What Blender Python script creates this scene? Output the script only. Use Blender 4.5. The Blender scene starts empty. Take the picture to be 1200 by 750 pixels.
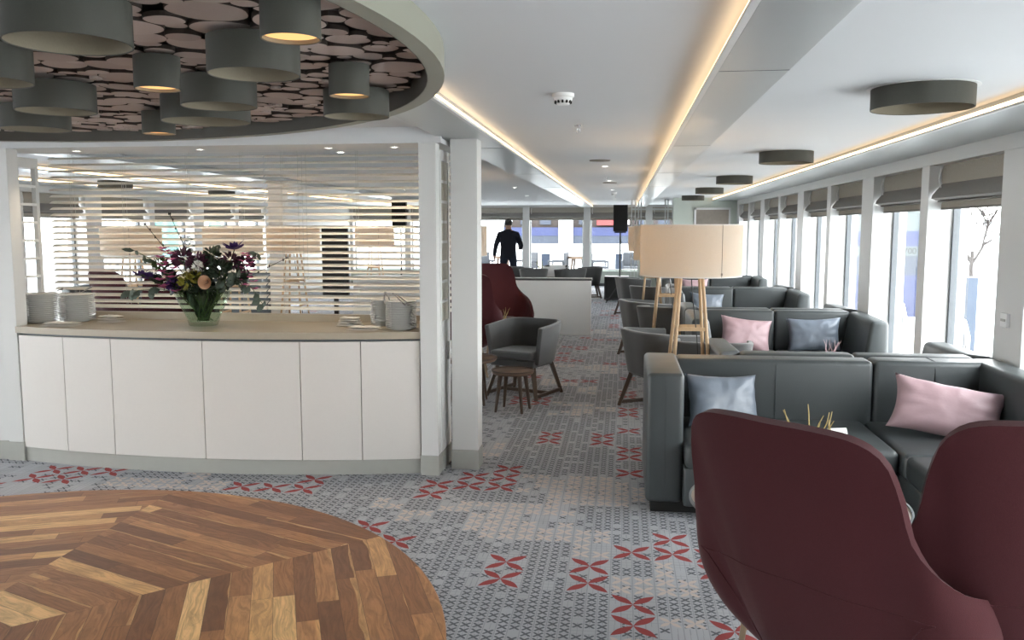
import bpy, bmesh, math, random
from mathutils import Vector, Matrix, Euler, noise
PI = math.pi
R = math.radians
col = bpy.context.scene.collection
CX = -2.72                       # the ship's centreline; port side mirrors starboard
def mx(x): return 2*CX - x

# ------------------------------------------------------------------ node helpers
class N:
    def __init__(s, name):
        m = bpy.data.materials.new(name); m.use_nodes = True
        s.m = m; s.t = m.node_tree; s.t.nodes.clear()
        s.out = s.t.nodes.new('ShaderNodeOutputMaterial')
    def n(s, typ, **kw):
        nd = s.t.nodes.new(typ)
        for k, v in kw.items():
            if k.startswith('i_'):
                nd.inputs[k[2:].replace('_', ' ')].default_value = v
            else: setattr(nd, k, v)
        return nd
    def link(s, a, b): s.t.links.new(a, b)
    def put(s, sock, v):
        if isinstance(v, bpy.types.NodeSocket): s.link(v, sock)
        elif v is not None: sock.default_value = v
    def M(s, op, a, b=None, c=None):
        nd = s.n('ShaderNodeMath', operation=op)
        s.put(nd.inputs[0], a); s.put(nd.inputs[1], b); s.put(nd.inputs[2], c)
        return nd.outputs[0]
    def mix(s, f, a, b):
        nd = s.n('ShaderNodeMix', data_type='RGBA')
        s.put(nd.inputs[0], f); s.put(nd.inputs[6], a); s.put(nd.inputs[7], b)
        return nd.outputs[2]
    def xyz(s, vec):
        nd = s.n('ShaderNodeSeparateXYZ'); s.link(vec, nd.inputs[0]); return nd.outputs
    def comb(s, x, y, z=0.0):
        nd = s.n('ShaderNodeCombineXYZ')
        for i, v in enumerate((x, y, z)): s.put(nd.inputs[i], v)
        return nd.outputs[0]
    def obj(s): return s.n('ShaderNodeTexCoord').outputs['Object']
    def geo(s): return s.n('ShaderNodeNewGeometry').outputs['Position']
    def noise(s, vec, scale, detail=2.0, rough=.5):
        nd = s.n('ShaderNodeTexNoise'); s.put(nd.inputs['Vector'], vec)
        nd.inputs['Scale'].default_value = scale; nd.inputs['Detail'].default_value = detail
        nd.inputs['Roughness'].default_value = rough
        return nd.outputs[0]
    def white(s, vec):
        nd = s.n('ShaderNodeTexWhiteNoise', noise_dimensions='3D'); s.put(nd.inputs['Vector'], vec); return nd.outputs[0]
    def ramp(s, f, stops, interp='LINEAR'):
        nd = s.n('ShaderNodeValToRGB'); cr = nd.color_ramp; cr.interpolation = interp
        while len(cr.elements) < len(stops): cr.elements.new(.5)
        for e, (p, c) in zip(cr.elements, stops): e.position = p; e.color = (*c[:3], 1)
        s.put(nd.inputs[0], f); return nd.outputs[0]
    def bsdf(s, color, rough=.5, spec=.5, metal=0.0, bump=None, bstr=.2, bdist=.01, **kw):
        b = s.n('ShaderNodeBsdfPrincipled')
        s.put(b.inputs['Base Color'], color if isinstance(color, bpy.types.NodeSocket) else (*color[:3], 1))
        s.put(b.inputs['Roughness'], rough); b.inputs['Specular IOR Level'].default_value = spec
        b.inputs['Metallic'].default_value = metal
        for k, v in kw.items(): s.put(b.inputs[k.replace('_', ' ')], v)
        if bump is not None:
            bp = s.n('ShaderNodeBump'); bp.inputs['Strength'].default_value = bstr; bp.inputs['Distance'].default_value = bdist
            s.link(bump, bp.inputs['Height']); s.link(bp.outputs[0], b.inputs['Normal'])
        s.link(b.outputs[0], s.out.inputs[0]); return b

def plain(name, c, rough=.5, spec=.5, metal=0, nscale=0, var=.06, bstr=.15, bdist=.003, **kw):
    k = N(name)
    if nscale:
        v = k.obj(); f = k.noise(v, nscale, 3)
        a = tuple(x*(1-var) for x in c); b = tuple(min(1, x*(1+var)) for x in c)
        k.bsdf(k.mix(f, (*a, 1), (*b, 1)), rough, spec, metal, bump=f, bstr=bstr, bdist=bdist, **kw)
    else: k.bsdf(c, rough, spec, metal, **kw)
    return k.m
def emit(name, c, s):
    k = N(name); e = k.n('ShaderNodeEmission'); e.inputs[0].default_value = (*c, 1); e.inputs[1].default_value = s
    k.link(e.outputs[0], k.out.inputs[0]); return k.m

# ------------------------------------------------------------------ materials
MT = {}
MT['ceiling'] = plain('ceiling_white', (.60, .61, .62), .6, .3, nscale=.8, var=.015, bstr=.02)
MT['beam'] = plain('beam_satin', (.38, .40, .40), .28, .6, metal=.35, nscale=1.5, var=.03, bstr=.02)
MT['white'] = plain('white_lacquer', (.60, .60, .59), .4, .45, nscale=2, var=.015, bstr=.02)
MT['door'] = plain('door_white', (.64, .61, .58), .35, .5, nscale=60, var=.02, bstr=.05, bdist=.001)
MT['skirt'] = plain('plinth_grey', (.36, .36, .33), .45, .4, nscale=20, var=.04)
MT['worktop'] = plain('worktop_beige', (.37, .32, .25), .3, .5, nscale=25, var=.05)
MT['wallgreen'] = plain('pale_green_wall', (.46, .50, .45), .6, .3, nscale=3, var=.02)
MT['beige'] = plain('beige_panel', (.50, .47, .40), .55, .3, nscale=50, var=.05)
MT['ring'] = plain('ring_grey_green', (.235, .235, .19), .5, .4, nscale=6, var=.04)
MT['ringin'] = plain('ring_inner_shaded', (.07, .065, .055), .6, .3, nscale=6, var=.05)  # dimness inside the ring is put into this dark colour
MT['drum'] = plain('drum_grey_green', (.06, .06, .05), .6, .3, nscale=300, var=.12, bstr=.1)
MT['drumin'] = plain('drum_inner', (.20, .17, .12), .6, .3, nscale=200, var=.08)
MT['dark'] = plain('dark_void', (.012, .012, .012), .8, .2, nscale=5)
MT['black'] = plain('black_plastic', (.008, .008, .009), .45, .4, nscale=200, var=.3)
MT['steel'] = plain('chrome_steel', (.6, .6, .62), .2, .5, metal=1, nscale=40, var=.04)
MT['frame'] = plain('window_frame_dark', (.10, .11, .12), .4, .4, nscale=30, var=.1)
MT['framew'] = plain('window_frame_white', (.6, .62, .62), .4, .4, nscale=30, var=.02)
MT['slat'] = plain('blind_slat', (.85, .81, .73), .4, .4, nscale=30, var=.03)
MT['cord'] = plain('blind_cord', (.55, .55, .52), .7, .2, nscale=200)
MT['shadecloth'] = plain('roman_shade_backlit', (.37, .345, .30), .85, .1, nscale=90, var=.12, bstr=.3)  # daylight coming through the cloth from behind is put into this paler grey
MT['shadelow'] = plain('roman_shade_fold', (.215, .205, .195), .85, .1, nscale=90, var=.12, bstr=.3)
MT['pink'] = plain('pink_satin', (.40, .27, .29), .45, .4, nscale=14, var=.05, bstr=.25, bdist=.01)
MT['bluegrey'] = plain('blue_grey_satin', (.15, .175, .215), .38, .5, nscale=14, var=.06, bstr=.25, bdist=.01)
MT['tub'] = plain('tub_fabric', (.065, .067, .068), .75, .3, nscale=260, var=.25, bstr=.3, **{'Sheen Weight': .3})
MT['walnut'] = plain('dark_walnut', (.075, .05, .036), .45, .4, nscale=25, var=.2)
MT['tabletop'] = plain('table_oak', (.42, .34, .26), .4, .4, nscale=12, var=.12)
MT['tabledark'] = plain('table_brown', (.13, .08, .052), .4, .4, nscale=12, var=.18)
MT['china'] = plain('china', (.62, .62, .60), .18, .6, nscale=4, var=.01)
MT['napkin'] = plain('napkin_white', (.72, .70, .67), .85, .1, nscale=60, var=.04, bstr=.3)
MT['plinthdark'] = plain('sofa_plinth', (.012, .012, .012), .6, .3, nscale=10)
MT['stem'] = plain('stem_green', (.05, .09, .025), .5, .4, nscale=40, var=.3)
MT['leaf'] = plain('leaf_dark', (.028, .045, .028), .5, .4, nscale=30, var=.35)
MT['leafgrey'] = plain('eucalyptus_leaf', (.075, .10, .08), .55, .3, nscale=30, var=.25)
MT['purple'] = plain('petal_purple', (.06, .025, .13), .6, .3, nscale=40, var=.4)
MT['plum'] = plain('petal_plum', (.10, .03, .065), .6, .3, nscale=40, var=.4)
MT['magenta'] = plain('petal_magenta', (.42, .09, .22), .6, .3, nscale=40, var=.3)
MT['yellowgreen'] = plain('petal_yellow_green', (.22, .21, .03), .6, .3, nscale=40, var=.3)
MT['rose'] = plain('petal_peach', (.62, .40, .26), .6, .3, nscale=30, var=.1)
MT['twig'] = plain('twig_brown', (.03, .022, .016), .6, .3, nscale=40, var=.3)
MT['straw'] = plain('dry_grass', (.35, .27, .12), .7, .2, nscale=40, var=.3)
MT['card'] = plain('white_card', (.75, .75, .74), .6, .3, nscale=10, var=.02)
MT['jacket'] = plain('navy_jacket', (.012, .014, .022), .8, .2, nscale=50, var=.2)
MT['jeans'] = plain('dark_jeans', (.015, .02, .035), .8, .2, nscale=80, var=.3)
MT['skin'] = plain('skin', (.35, .19, .13), .5, .4, nscale=20, var=.06)
MT['hair'] = plain('dark_hair', (.01, .008, .007), .5, .4, nscale=60, var=.3)
MT['led'] = emit('led_warm', (1.0, .70, .40), 4)
MT['down'] = emit('downlight_white', (1.0, .95, .85), 14)
MT['bulb'] = emit('bulb_warm', (1.0, .62, .28), 10)
MT['bulb2'] = emit('drum_lamp_warm', (1.0, .52, .20), 1.15)
MT['deck'] = plain('pale_deck', (.55, .56, .56), .7, .2, nscale=3, var=.05)
MT['wicker'] = plain('grey_wicker', (.05, .053, .06), .8, .2, nscale=120, var=.4)
MT['blue'] = plain('hull_blue', (.006, .012, .055), .4, .4, nscale=2, var=.1)
MT['slate'] = plain('slate_blue', (.012, .018, .032), .4, .4, nscale=2, var=.3)
MT['red'] = plain('signal_red', (.13, .012, .012), .5, .4, nscale=2, var=.1)
MT['brown'] = plain('facade_brown', (.03, .024, .022), .7, .2, nscale=3, var=.3)
MT['turqg'] = plain('pale_grey_green', (.05, .062, .062), .5, .4, nscale=1, var=.1)
MT['slateb'] = plain('slate_bright_blue', (.01, .024, .05), .4, .4, nscale=2, var=.2)
MT['hull'] = plain('hull_white', (.6, .62, .63), .5, .4, nscale=1, var=.04)
MT['picture'] = plain('panel_grey_wood', (.22, .19, .16), .6, .3, nscale=15, var=.15)

def leather():
    k = N('sofa_leather'); v = k.obj()
    f = k.noise(v, 3, 3); g = k.n('ShaderNodeTexVoronoi', i_Scale=260.0); k.link(v, g.inputs['Vector'])
    c = k.mix(f, (.035, .042, .044, 1), (.046, .053, .055, 1))
    h = k.M('ADD', k.M('MULTIPLY', g.outputs[0], .3), k.M('MULTIPLY', f, 3.0))
    k.bsdf(c, k.M('ADD', .36, k.M('MULTIPLY', f, .12)), .55, bump=h, bstr=.25, bdist=.004)
    return k.m
MT['leather'] = leather()
def felt(name, a, b):
    k = N(name); v = k.obj(); f = k.noise(v, 420, 2); g = k.noise(v, 4, 2)
    c = k.mix(k.M('ADD', k.M('MULTIPLY', f, .7), k.M('MULTIPLY', g, .3)), (*a, 1), (*b, 1))
    k.bsdf(c, .85, .2, bump=f, bstr=.25, bdist=.002, Sheen_Weight=.12, Sheen_Roughness=.4)
    return k.m
MT['redfelt'] = felt('burgundy_wool', (.030, .006, .008), (.066, .0135, .0165))
def oak(name, a, b, sc=1):
    k = N(name); v = k.obj()
    mp = k.n('ShaderNodeMapping'); k.link(v, mp.inputs[0]); mp.inputs['Scale'].default_value = (14*sc, 14*sc, 1.5*sc)
    f = k.noise(mp.outputs[0], 2.2, 4, .6)
    k.bsdf(k.mix(f, (*a, 1), (*b, 1)), .45, .4, bump=f, bstr=.1, bdist=.002); return k.m
MT['oak'] = oak('oak_leg', (.33, .21, .11), (.52, .37, .22))
MT['greyoak'] = oak('brown_oak_leg', (.16, .11, .07), (.27, .19, .12))
def glass():
    k = N('window_glass'); fr = k.n('ShaderNodeFresnel'); fr.inputs[0].default_value = 1.35
    t = k.n('ShaderNodeBsdfTransparent'); t.inputs[0].default_value = (.97, .98, .975, 1)
    g = k.n('ShaderNodeBsdfGlossy'); g.inputs['Roughness'].default_value = .02
    m = k.n('ShaderNodeMixShader'); bf = k.n('ShaderNodeNewGeometry').outputs['Backfacing']; k.link(k.M('MULTIPLY', fr.outputs[0], k.M('SUBTRACT', 1.0, bf)), m.inputs[0]); k.link(t.outputs[0], m.inputs[1]); k.link(g.outputs[0], m.inputs[2])
    k.link(m.outputs[0], k.out.inputs[0]); return k.m
MT['glass'] = glass()
def vaseglass():
    k = N('vase_glass'); fr = k.n('ShaderNodeFresnel'); fr.inputs[0].default_value = 1.45; bf = k.n('ShaderNodeNewGeometry').outputs['Backfacing']
    t = k.n('ShaderNodeBsdfTransparent'); t.inputs[0].default_value = (.84, .90, .85, 1)
    g = k.n('ShaderNodeBsdfGlossy'); g.inputs['Roughness'].default_value = .04
    m = k.n('ShaderNodeMixShader'); k.link(k.M('MULTIPLY', fr.outputs[0], k.M('SUBTRACT', 1.0, bf)), m.inputs[0]); k.link(t.outputs[0], m.inputs[1]); k.link(g.outputs[0], m.inputs[2])
    k.link(m.outputs[0], k.out.inputs[0]); return k.m
MT['vase'] = vaseglass()
def shade_mat():
    k = N('lamp_shade_linen'); v = k.obj(); f = k.noise(v, 180, 2)
    c = k.mix(f, (.66, .60, .52, 1), (.74, .68, .60, 1))
    d = k.n('ShaderNodeBsdfDiffuse'); k.link(c, d.inputs[0])
    t = k.n('ShaderNodeBsdfTranslucent'); k.link(c, t.inputs[0])
    m = k.n('ShaderNodeMixShader'); m.inputs[0].default_value = .45
    k.link(d.outputs[0], m.inputs[1]); k.link(t.outputs[0], m.inputs[2]); k.link(m.outputs[0], k.out.inputs[0]); return k.m
MT['shade'] = shade_mat()
def slice_mat():
    k = N('log_end_grain'); v = k.obj(); p = k.xyz(v)
    oi = k.n('ShaderNodeObjectInfo').outputs['Random']
    w = k.noise(v, 9, 2)
    r = k.M('SQRT', k.M('ADD', k.M('MULTIPLY', p[0], p[0]), k.M('MULTIPLY', p[1], p[1])))
    ring = k.M('SINE', k.M('MULTIPLY', k.M('ADD', r, k.M('MULTIPLY', w, .03)), 620))
    a = k.mix(oi, (.36, .285, .25, 1), (.52, .43, .385, 1))
    c = k.mix(k.M('MULTIPLY', k.M('ADD', ring, 1), .14), a, (.16, .12, .10, 1))
    c2 = k.mix(k.M('MULTIPLY', k.noise(v, 22, 4), .35), c, (.5, .45, .41, 1))
    k.bsdf(c2, .85, .1, bump=ring, bstr=.15, bdist=.002); return k.m
MT['slice'] = slice_mat()
MT['bark'] = plain('slice_bark', (.045, .035, .03), .9, .1, nscale=60, var=.4, bstr=.5)

def carpet(kind):
    k = N('carpet_' + kind); p = k.xyz(k.geo())
    CE = .2
    X = k.M('ADD', p[0], -.16+20); Y = k.M('ADD', p[1], -3.27+20)
    def cell(q, s):
        z = k.M('DIVIDE', q, s); return k.M('FLOOR', z), k.M('SUBTRACT', k.M('FRACT', z), .5)
    ix, u = cell(X, CE/4); iy, v = cell(Y, CE/4)
    au, av = k.M('ABSOLUTE', u), k.M('ABSOLUTE', v)
    dx = k.M('ABSOLUTE', k.M('SUBTRACT', au, av))
    xm = k.M('MULTIPLY', k.M('LESS_THAN', dx, .14), k.M('LESS_THAN', k.M('MAXIMUM', au, av), .40))
    rnd = k.white(k.comb(ix, iy, 0.0))
    big = k.noise(k.comb(X, Y, 0.0), 1.1, 2)
    colr = k.white(k.comb(ix, 3.0, 0.0))
    if kind == 'plain': thr = .28
    elif kind == 'pink': thr = .2
    elif kind == 'red': thr = .35
    else: thr = .88
    on = k.M('MULTIPLY', xm, k.M('LESS_THAN', rnd, thr))
    # woven lines: pairs along the ship, sparser ones across
    l1 = k.M('GREATER_THAN', au, .46)
    ix2, u2 = cell(X, CE/8); l2 = k.M('MULTIPLY', k.M('GREATER_THAN', k.M('ABSOLUTE', u2), .40), k.M('LESS_THAN', k.white(k.comb(ix2, 7.0, iy)), .45))
    iy2, v2 = cell(Y, CE/6); l3 = k.M('MULTIPLY', k.M('GREATER_THAN', k.M('ABSOLUTE', v2), .40), k.M('LESS_THAN', k.white(k.comb(iy2, 9.0, k.M('FLOOR', k.M('DIVIDE', X, .4)))), .4))
    fib = k.noise(k.comb(X, Y, 0.0), 420, 2)
    base = k.mix(big, (.42, .435, .475, 1), (.51, .515, .54, 1))
    base = k.mix(k.M('MULTIPLY', colr, .4), base, (.34, .345, .36, 1))
    c = k.mix(k.M('MULTIPLY', k.M('MINIMUM', k.M('ADD', k.M('ADD', l1, l2), l3), 1.0), .5), base, (.23, .235, .245, 1))
    c = k.mix(on, c, (.12, .125, .14, 1))
    if kind == 'red':
        jx, U = cell(X, CE); jy, V = cell(Y, CE)
        aU, aV = k.M('ABSOLUTE', U), k.M('ABSOLUTE', V)
        a = k.M('ADD', aU, aV); b = k.M('ABSOLUTE', k.M('SUBTRACT', aU, aV))
        w = k.M('MULTIPLY', k.M('SINE', k.M('MULTIPLY', k.M('MINIMUM', k.M('DIVIDE', a, .92), 1.0), PI)), .15)
        pet = k.M('LESS_THAN', b, w)
        c = k.mix(pet, c, (.33, .05, .048, 1))
    if kind == 'pink':
        jx, U = cell(X, CE/2); jy, V = cell(Y, CE/2)
        aU, aV = k.M('ABSOLUTE', U), k.M('ABSOLUTE', V)
        a = k.M('ADD', aU, aV); b = k.M('ABSOLUTE', k.M('SUBTRACT', aU, aV))
        w = k.M('MULTIPLY', k.M('SINE', k.M('MULTIPLY', k.M('MINIMUM', k.M('DIVIDE', a, .85), 1.0), PI)), .16)
        pet = k.M('MULTIPLY', k.M('LESS_THAN', b, w), k.M('LESS_THAN', k.white(k.comb(jx, jy, 2.0)), .75))
        c = k.mix(pet, c, (.62, .52, .46, 1))
    c = k.mix(k.M('MULTIPLY', fib, .25), c, (.2, .2, .205, 1))
    k.bsdf(c, .95, .1, bump=fib, bstr=.4, bdist=.003)
    return k.m
for kk in ('cross', 'plain', 'red', 'pink'): MT['carpet_'+kk] = carpet(kk)

DFX, DFY, DFR = -2.70, 2.75, 2.075
def parquet():
    k = N('walnut_parquet'); p = k.xyz(k.geo())
    X = k.M('SUBTRACT', p[0], DFX); Y = k.M('SUBTRACT', p[1], DFY)
    ang = k.M('ARCTAN2', Y, X); sec = k.M('FLOOR', k.M('DIVIDE', k.M('ADD', ang, 2*PI), PI/4))
    mid = k.M('SUBTRACT', k.M('MULTIPLY', k.M('ADD', sec, .5), PI/4), 2*PI)
    ca, sa = k.M('COSINE', mid), k.M('SINE', mid)
    rad = k.M('ADD', k.M('MULTIPLY', X, ca), k.M('MULTIPLY', Y, sa))       # across the boards
    tan = k.M('SUBTRACT', k.M('MULTIPLY', Y, ca), k.M('MULTIPLY', X, sa))  # along the boards
    W = .092
    row = k.M('FLOOR', k.M('DIVIDE', rad, W)); fr = k.M('FRACT', k.M('DIVIDE', rad, W))
    off = k.white(k.comb(row, sec, 1.0))
    q = k.M('ADD', k.M('DIVIDE', tan, .95), k.M('MULTIPLY', off, 7.0)); cl = k.M('FLOOR', q); fc = k.M('FRACT', q)
    rnd = k.white(k.comb(row, cl, sec)); rnd2 = k.white(k.comb(cl, row, k.M('ADD', sec, 31.0)))
    gx = k.M('ADD', k.M('MULTIPLY', rad, 1.0), k.M('MULTIPLY', rnd, 37.0)); gy = k.M('ADD', tan, k.M('MULTIPLY', rnd2, 53.0))
    warp = k.noise(k.comb(gx, k.M('MULTIPLY', gy, .22), sec), 9, 2)
    gr = k.noise(k.comb(k.M('ADD', gx, k.M('MULTIPLY', warp, .16)), k.M('MULTIPLY', gy, .07), sec), 75, 4, .6)
    cath = k.M('ABSOLUTE', k.M('SINE', k.M('MULTIPLY', warp, 34)))
    c = k.ramp(rnd, [(0, (.17, .062, .024)), (.25, (.28, .112, .042)), (.5, (.38, .165, .062)), (.75, (.47, .215, .082)), (.88, (.56, .28, .11)), (.94, (.80, .47, .19)), (1, (.86, .55, .25))])
    sap = k.M('MULTIPLY', k.M('GREATER_THAN', k.M('ADD', k.M('ADD', fr, k.M('MULTIPLY', warp, .8)), k.M('MULTIPLY', rnd2, .5)), 1.62), 1.0)
    c = k.mix(k.M('MULTIPLY', sap, .75), c, (.66, .37, .15, 1))
    c = k.mix(k.ramp(gr, [(.38, (0, 0, 0)), (.62, (.42, .42, .42))]), c, (.07, .028, .013, 1))
    c = k.mix(k.M('MULTIPLY', k.M('LESS_THAN', cath, .16), .16), c, (.06, .025, .012, 1))
    g1 = k.M('LESS_THAN', k.M('MINIMUM', fr, k.M('SUBTRACT', 1.0, fr)), .012)
    g2 = k.M('LESS_THAN', fc, .0022)
    c = k.mix(k.M('MULTIPLY', k.M('MAXIMUM', g1, g2), .7), c, (.03, .012, .006, 1))
    k.bsdf(c, k.M('ADD', .34, k.M('MULTIPLY', gr, .15)), .45, bump=gr, bstr=.06, bdist=.002)
    return k.m
MT['parquet'] = parquet()

# ------------------------------------------------------------------ mesh helpers
class MB:
    def __init__(s): s.b = bmesh.new(); s.mi = 0
    def _m(s, before):
        for f in s.b.faces:
            if f.index == -1 or f not in before: pass
    def face(s, vs):
        try:
            f = s.b.faces.new(vs); f.material_index = s.mi; return f
        except ValueError: return None
    def box(s, x0, x1, y0, y1, z0, z1, rz=0, piv=None, bev=0, seg=2):
        b = bmesh.new()
        bmesh.ops.create_cube(b, size=1)
        for v in b.verts: v.co = Vector((x0+(v.co.x+.5)*(x1-x0), y0+(v.co.y+.5)*(y1-y0), z0+(v.co.z+.5)*(z1-z0)))
        if bev: bmesh.ops.bevel(b, geom=b.edges[:], offset=bev, segments=seg, profile=.5, affect='EDGES', clamp_overlap=True)
        if rz:
            pv = Vector(piv) if piv else Vector(((x0+x1)/2, (y0+y1)/2, 0))
            m = Matrix.Translation(pv) @ Matrix.Rotation(rz, 4, 'Z') @ Matrix.Translation(-pv)
            bmesh.ops.transform(b, matrix=m, verts=b.verts[:])
        s.join(b); return s
    def join(s, b, mat=None):
        vm = {}
        for v in b.verts: vm[v] = s.b.verts.new(mat @ v.co if mat else v.co)
        for f in b.faces: s.face([vm[v] for v in f.verts])
        b.free()
    def tube(s, pts, rad, seg=10, cap=True, squash=None):
        pts = [Vector(p) for p in pts]; n = len(pts)
        if not hasattr(rad, '__len__'): rad = [rad]*n
        rings = []; up = None
        for i, p in enumerate(pts):
            d = (pts[min(i+1, n-1)] - pts[max(i-1, 0)]).normalized()
            if up is None: up = Vector((0, 0, 1)) if abs(d.z) < .9 else Vector((1, 0, 0))
            a = d.cross(up).normalized(); c = a.cross(d).normalized(); up = c
            rings.append([s.b.verts.new(p + a*math.cos(t)*rad[i] + c*math.sin(t)*rad[i]) for t in [2*PI*j/seg for j in range(seg)]])
        for r0, r1 in zip(rings, rings[1:]):
            for j in range(seg): s.face([r0[j], r0[(j+1) % seg], r1[(j+1) % seg], r1[j]])
        if cap: s.face(rings[0][::-1]); s.face(rings[-1])
        return s
    def bar(s, p0, p1, w, d=None, w1=None, d1=None):
        d = d or w; w1 = w1 or w; d1 = d1 or d
        p0, p1 = Vector(p0), Vector(p1); ax = (p1-p0).normalized()
        up = Vector((0, 0, 1)) if abs(ax.z) < .95 else Vector((0, 1, 0))
        a = ax.cross(up).normalized(); c = a.cross(ax).normalized()
        r = []
        for p, ww, dd in ((p0, w, d), (p1, w1, d1)):
            r.append([s.b.verts.new(p + a*sx*ww/2 + c*sy*dd/2) for sx, sy in ((-1, -1), (1, -1), (1, 1), (-1, 1))])
        for j in range(4): s.face([r[0][j], r[0][(j+1) % 4], r[1][(j+1) % 4], r[1][j]])
        s.face(r[0][::-1]); s.face(r[1]); return s
    def lathe(s, prof, c=(0, 0, 0), seg=32, close=False):
        c = Vector(c); rings = []
        for r, z in prof:
            if r < 1e-5: rings.append([s.b.verts.new(c + Vector((0, 0, z)))])
            else: rings.append([s.b.verts.new(c + Vector((r*math.cos(2*PI*j/seg), r*math.sin(2*PI*j/seg), z))) for j in range(seg)])
        pr = list(zip(rings, rings[1:]))
        if close: pr.append((rings[-1], rings[0]))
        for a, b in pr:
            for j in range(seg):
                k = (j+1) % seg
                if len(a) == 1 and len(b) == 1: continue
                if len(a) == 1: s.face([a[0], b[k], b[j]])
                elif len(b) == 1: s.face([a[j], a[k], b[0]])
                else: s.face([a[j], a[k], b[k], b[j]])
        return s
    def prism(s, poly, z0, z1):
        a = [s.b.verts.new((x, y, z0)) for x, y in poly]; b = [s.b.verts.new((x, y, z1)) for x, y in poly]
        n = len(a)
        for i in range(n): s.face([a[i], a[(i+1) % n], b[(i+1) % n], b[i]])
        s.face(a[::-1]); s.face(b); return s
    def prism_x(s, poly, x0, x1):      # polygon in (y, z) swept along x
        a = [s.b.verts.new((x0, y, z)) for y, z in poly]; b = [s.b.verts.new((x1, y, z)) for y, z in poly]
        n = len(a)
        for i in range(n): s.face([a[i], a[(i+1) % n], b[(i+1) % n], b[i]])
        s.face(a[::-1]); s.face(b); return s
    def grid(s, fn, nu, nv):
        g = [[s.b.verts.new(fn(i/nu, j/nv)) for j in range(nv+1)] for i in range(nu+1)]
        for i in range(nu):
            for j in range(nv): s.face([g[i][j], g[i+1][j], g[i+1][j+1], g[i][j+1]])
        return g
    def build(s, name, mat, parent=None, smooth=None, bevel=0, bseg=2, merge=False):
        if merge: bmesh.ops.remove_doubles(s.b, verts=s.b.verts[:], dist=1e-4)
        if bevel: bmesh.ops.bevel(s.b, geom=s.b.edges[:], offset=bevel, segments=bseg, profile=.5, affect='EDGES', clamp_overlap=True)
        bmesh.ops.recalc_face_normals(s.b, faces=s.b.faces[:])
        me = bpy.data.meshes.new(name); s.b.to_mesh(me); s.b.free()
        for m in (mat if isinstance(mat, (list, tuple)) else [mat]): me.materials.append(m)
        if smooth is not None:
            me.shade_smooth()
            if smooth < 180: me.set_sharp_from_angle(angle=R(smooth))
        o = bpy.data.objects.new(name, me); col.objects.link(o)
        if parent: o.parent = parent
        return o
def tag(o, label=None, cat=None, group=None, kind=None):
    if label: o['label'] = label
    if cat: o['category'] = cat
    if group: o['group'] = group
    if kind: o['kind'] = kind
    return o
def empty(name, loc=(0, 0, 0), rz=0, label=None, cat=None, group=None, kind=None):
    o = bpy.data.objects.new(name, None); col.objects.link(o); o.location = loc; o.rotation_euler = (0, 0, rz)
    o.empty_display_size = .1
    return tag(o, label, cat, group, kind)
def copy_tree(o, parent=None):
    c = o.copy(); col.objects.link(c)
    if parent: c.parent = parent
    for ch in list(o.children): copy_tree(ch, c)
    return c
def place(src, first, loc, rz, label, scale=None):
    o = src if first else copy_tree(src)
    o.location = loc; o.rotation_euler = (0, 0, rz); o['label'] = label
    if scale: o.scale = scale
    return o
def struct(mb, name, mat, **kw): return tag(mb.build(name, mat, **kw), kind='structure')
def light(name, typ, loc, energy, color=(1, 1, 1), size=.1, rot=None, spot=None, parent=None):
    l = bpy.data.lights.new(name, typ); l.energy = energy; l.color = color
    if typ == 'AREA': l.size = size
    else: l.shadow_soft_size = size
    if spot: l.spot_size = spot; l.spot_blend = .6
    o = bpy.data.objects.new(name, l); col.objects.link(o); o.location = loc
    if rot: o.rotation_euler = rot
    if parent: o.parent = parent
    return o

# ================================================================== SETTING
Y0, Y1 = -4.0, 24.0
XW = 2.32; XG = 2.53                   # starboard wall face, glass plane
ZB, ZC = 2.17, 2.23                    # soffits, ceiling
# floor: one face per 0.2 m carpet tile cell
red_px = [(-.54, 6.57), (-.54, 6.37), (-.14, 6.57), (-.14, 6.37), (.06, 6.77), (.06, 6.17), (.06, 5.97), (.06, 5.47), (-.94, 5.41), (-.94, 5.27), (-.94, 5.09),
 (-.74, 5.47), (-.74, 5.27), (-.74, 5.09), (-1.14, 5.09), (-1.14, 4.87), (-.54, 3.98), (-.54, 3.78), (-.14, 3.98), (-.14, 3.78), (.06, 4.18), (.26, 4.38), (.26, 4.18),
 (.46, 4.18), (.46, 3.98), (.06, 3.58), (.06, 3.38), (.46, 3.38), (-3.54, 4.87), (-3.74, 4.87), (-3.74, 5.07), (-3.54, 5.07), (-3.34, 5.07), (-2.14, 4.98), (-1.94, 5.0), (-1.94, 5.18), (-1.34, 4.42), (-1.14, 4.22),
 (-.54, 11.6), (-.54, 11.4), (-.74, 10.4), (-.54, 10.4), (-.54, 9.0), (-.34, 9.0), (-.94, 7.8), (-.74, 7.8), (-.74, 8.0), (.06, 8.4), (.06, 8.2), (.06, 9.2), (.06, 10.2), (-.14, 12.4), (-.34, 12.4), (-3.94, 4.77), (-2.34, 4.98),
 (-.94, 6.57+2.6), (.06, 7.6), (.06, 7.4), (-.14, 14.4), (-.14, 14.2), (-.54, 13.6), (-.14, 16.0), (-.34, 16.0), (-.94, 8.0)]
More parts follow.
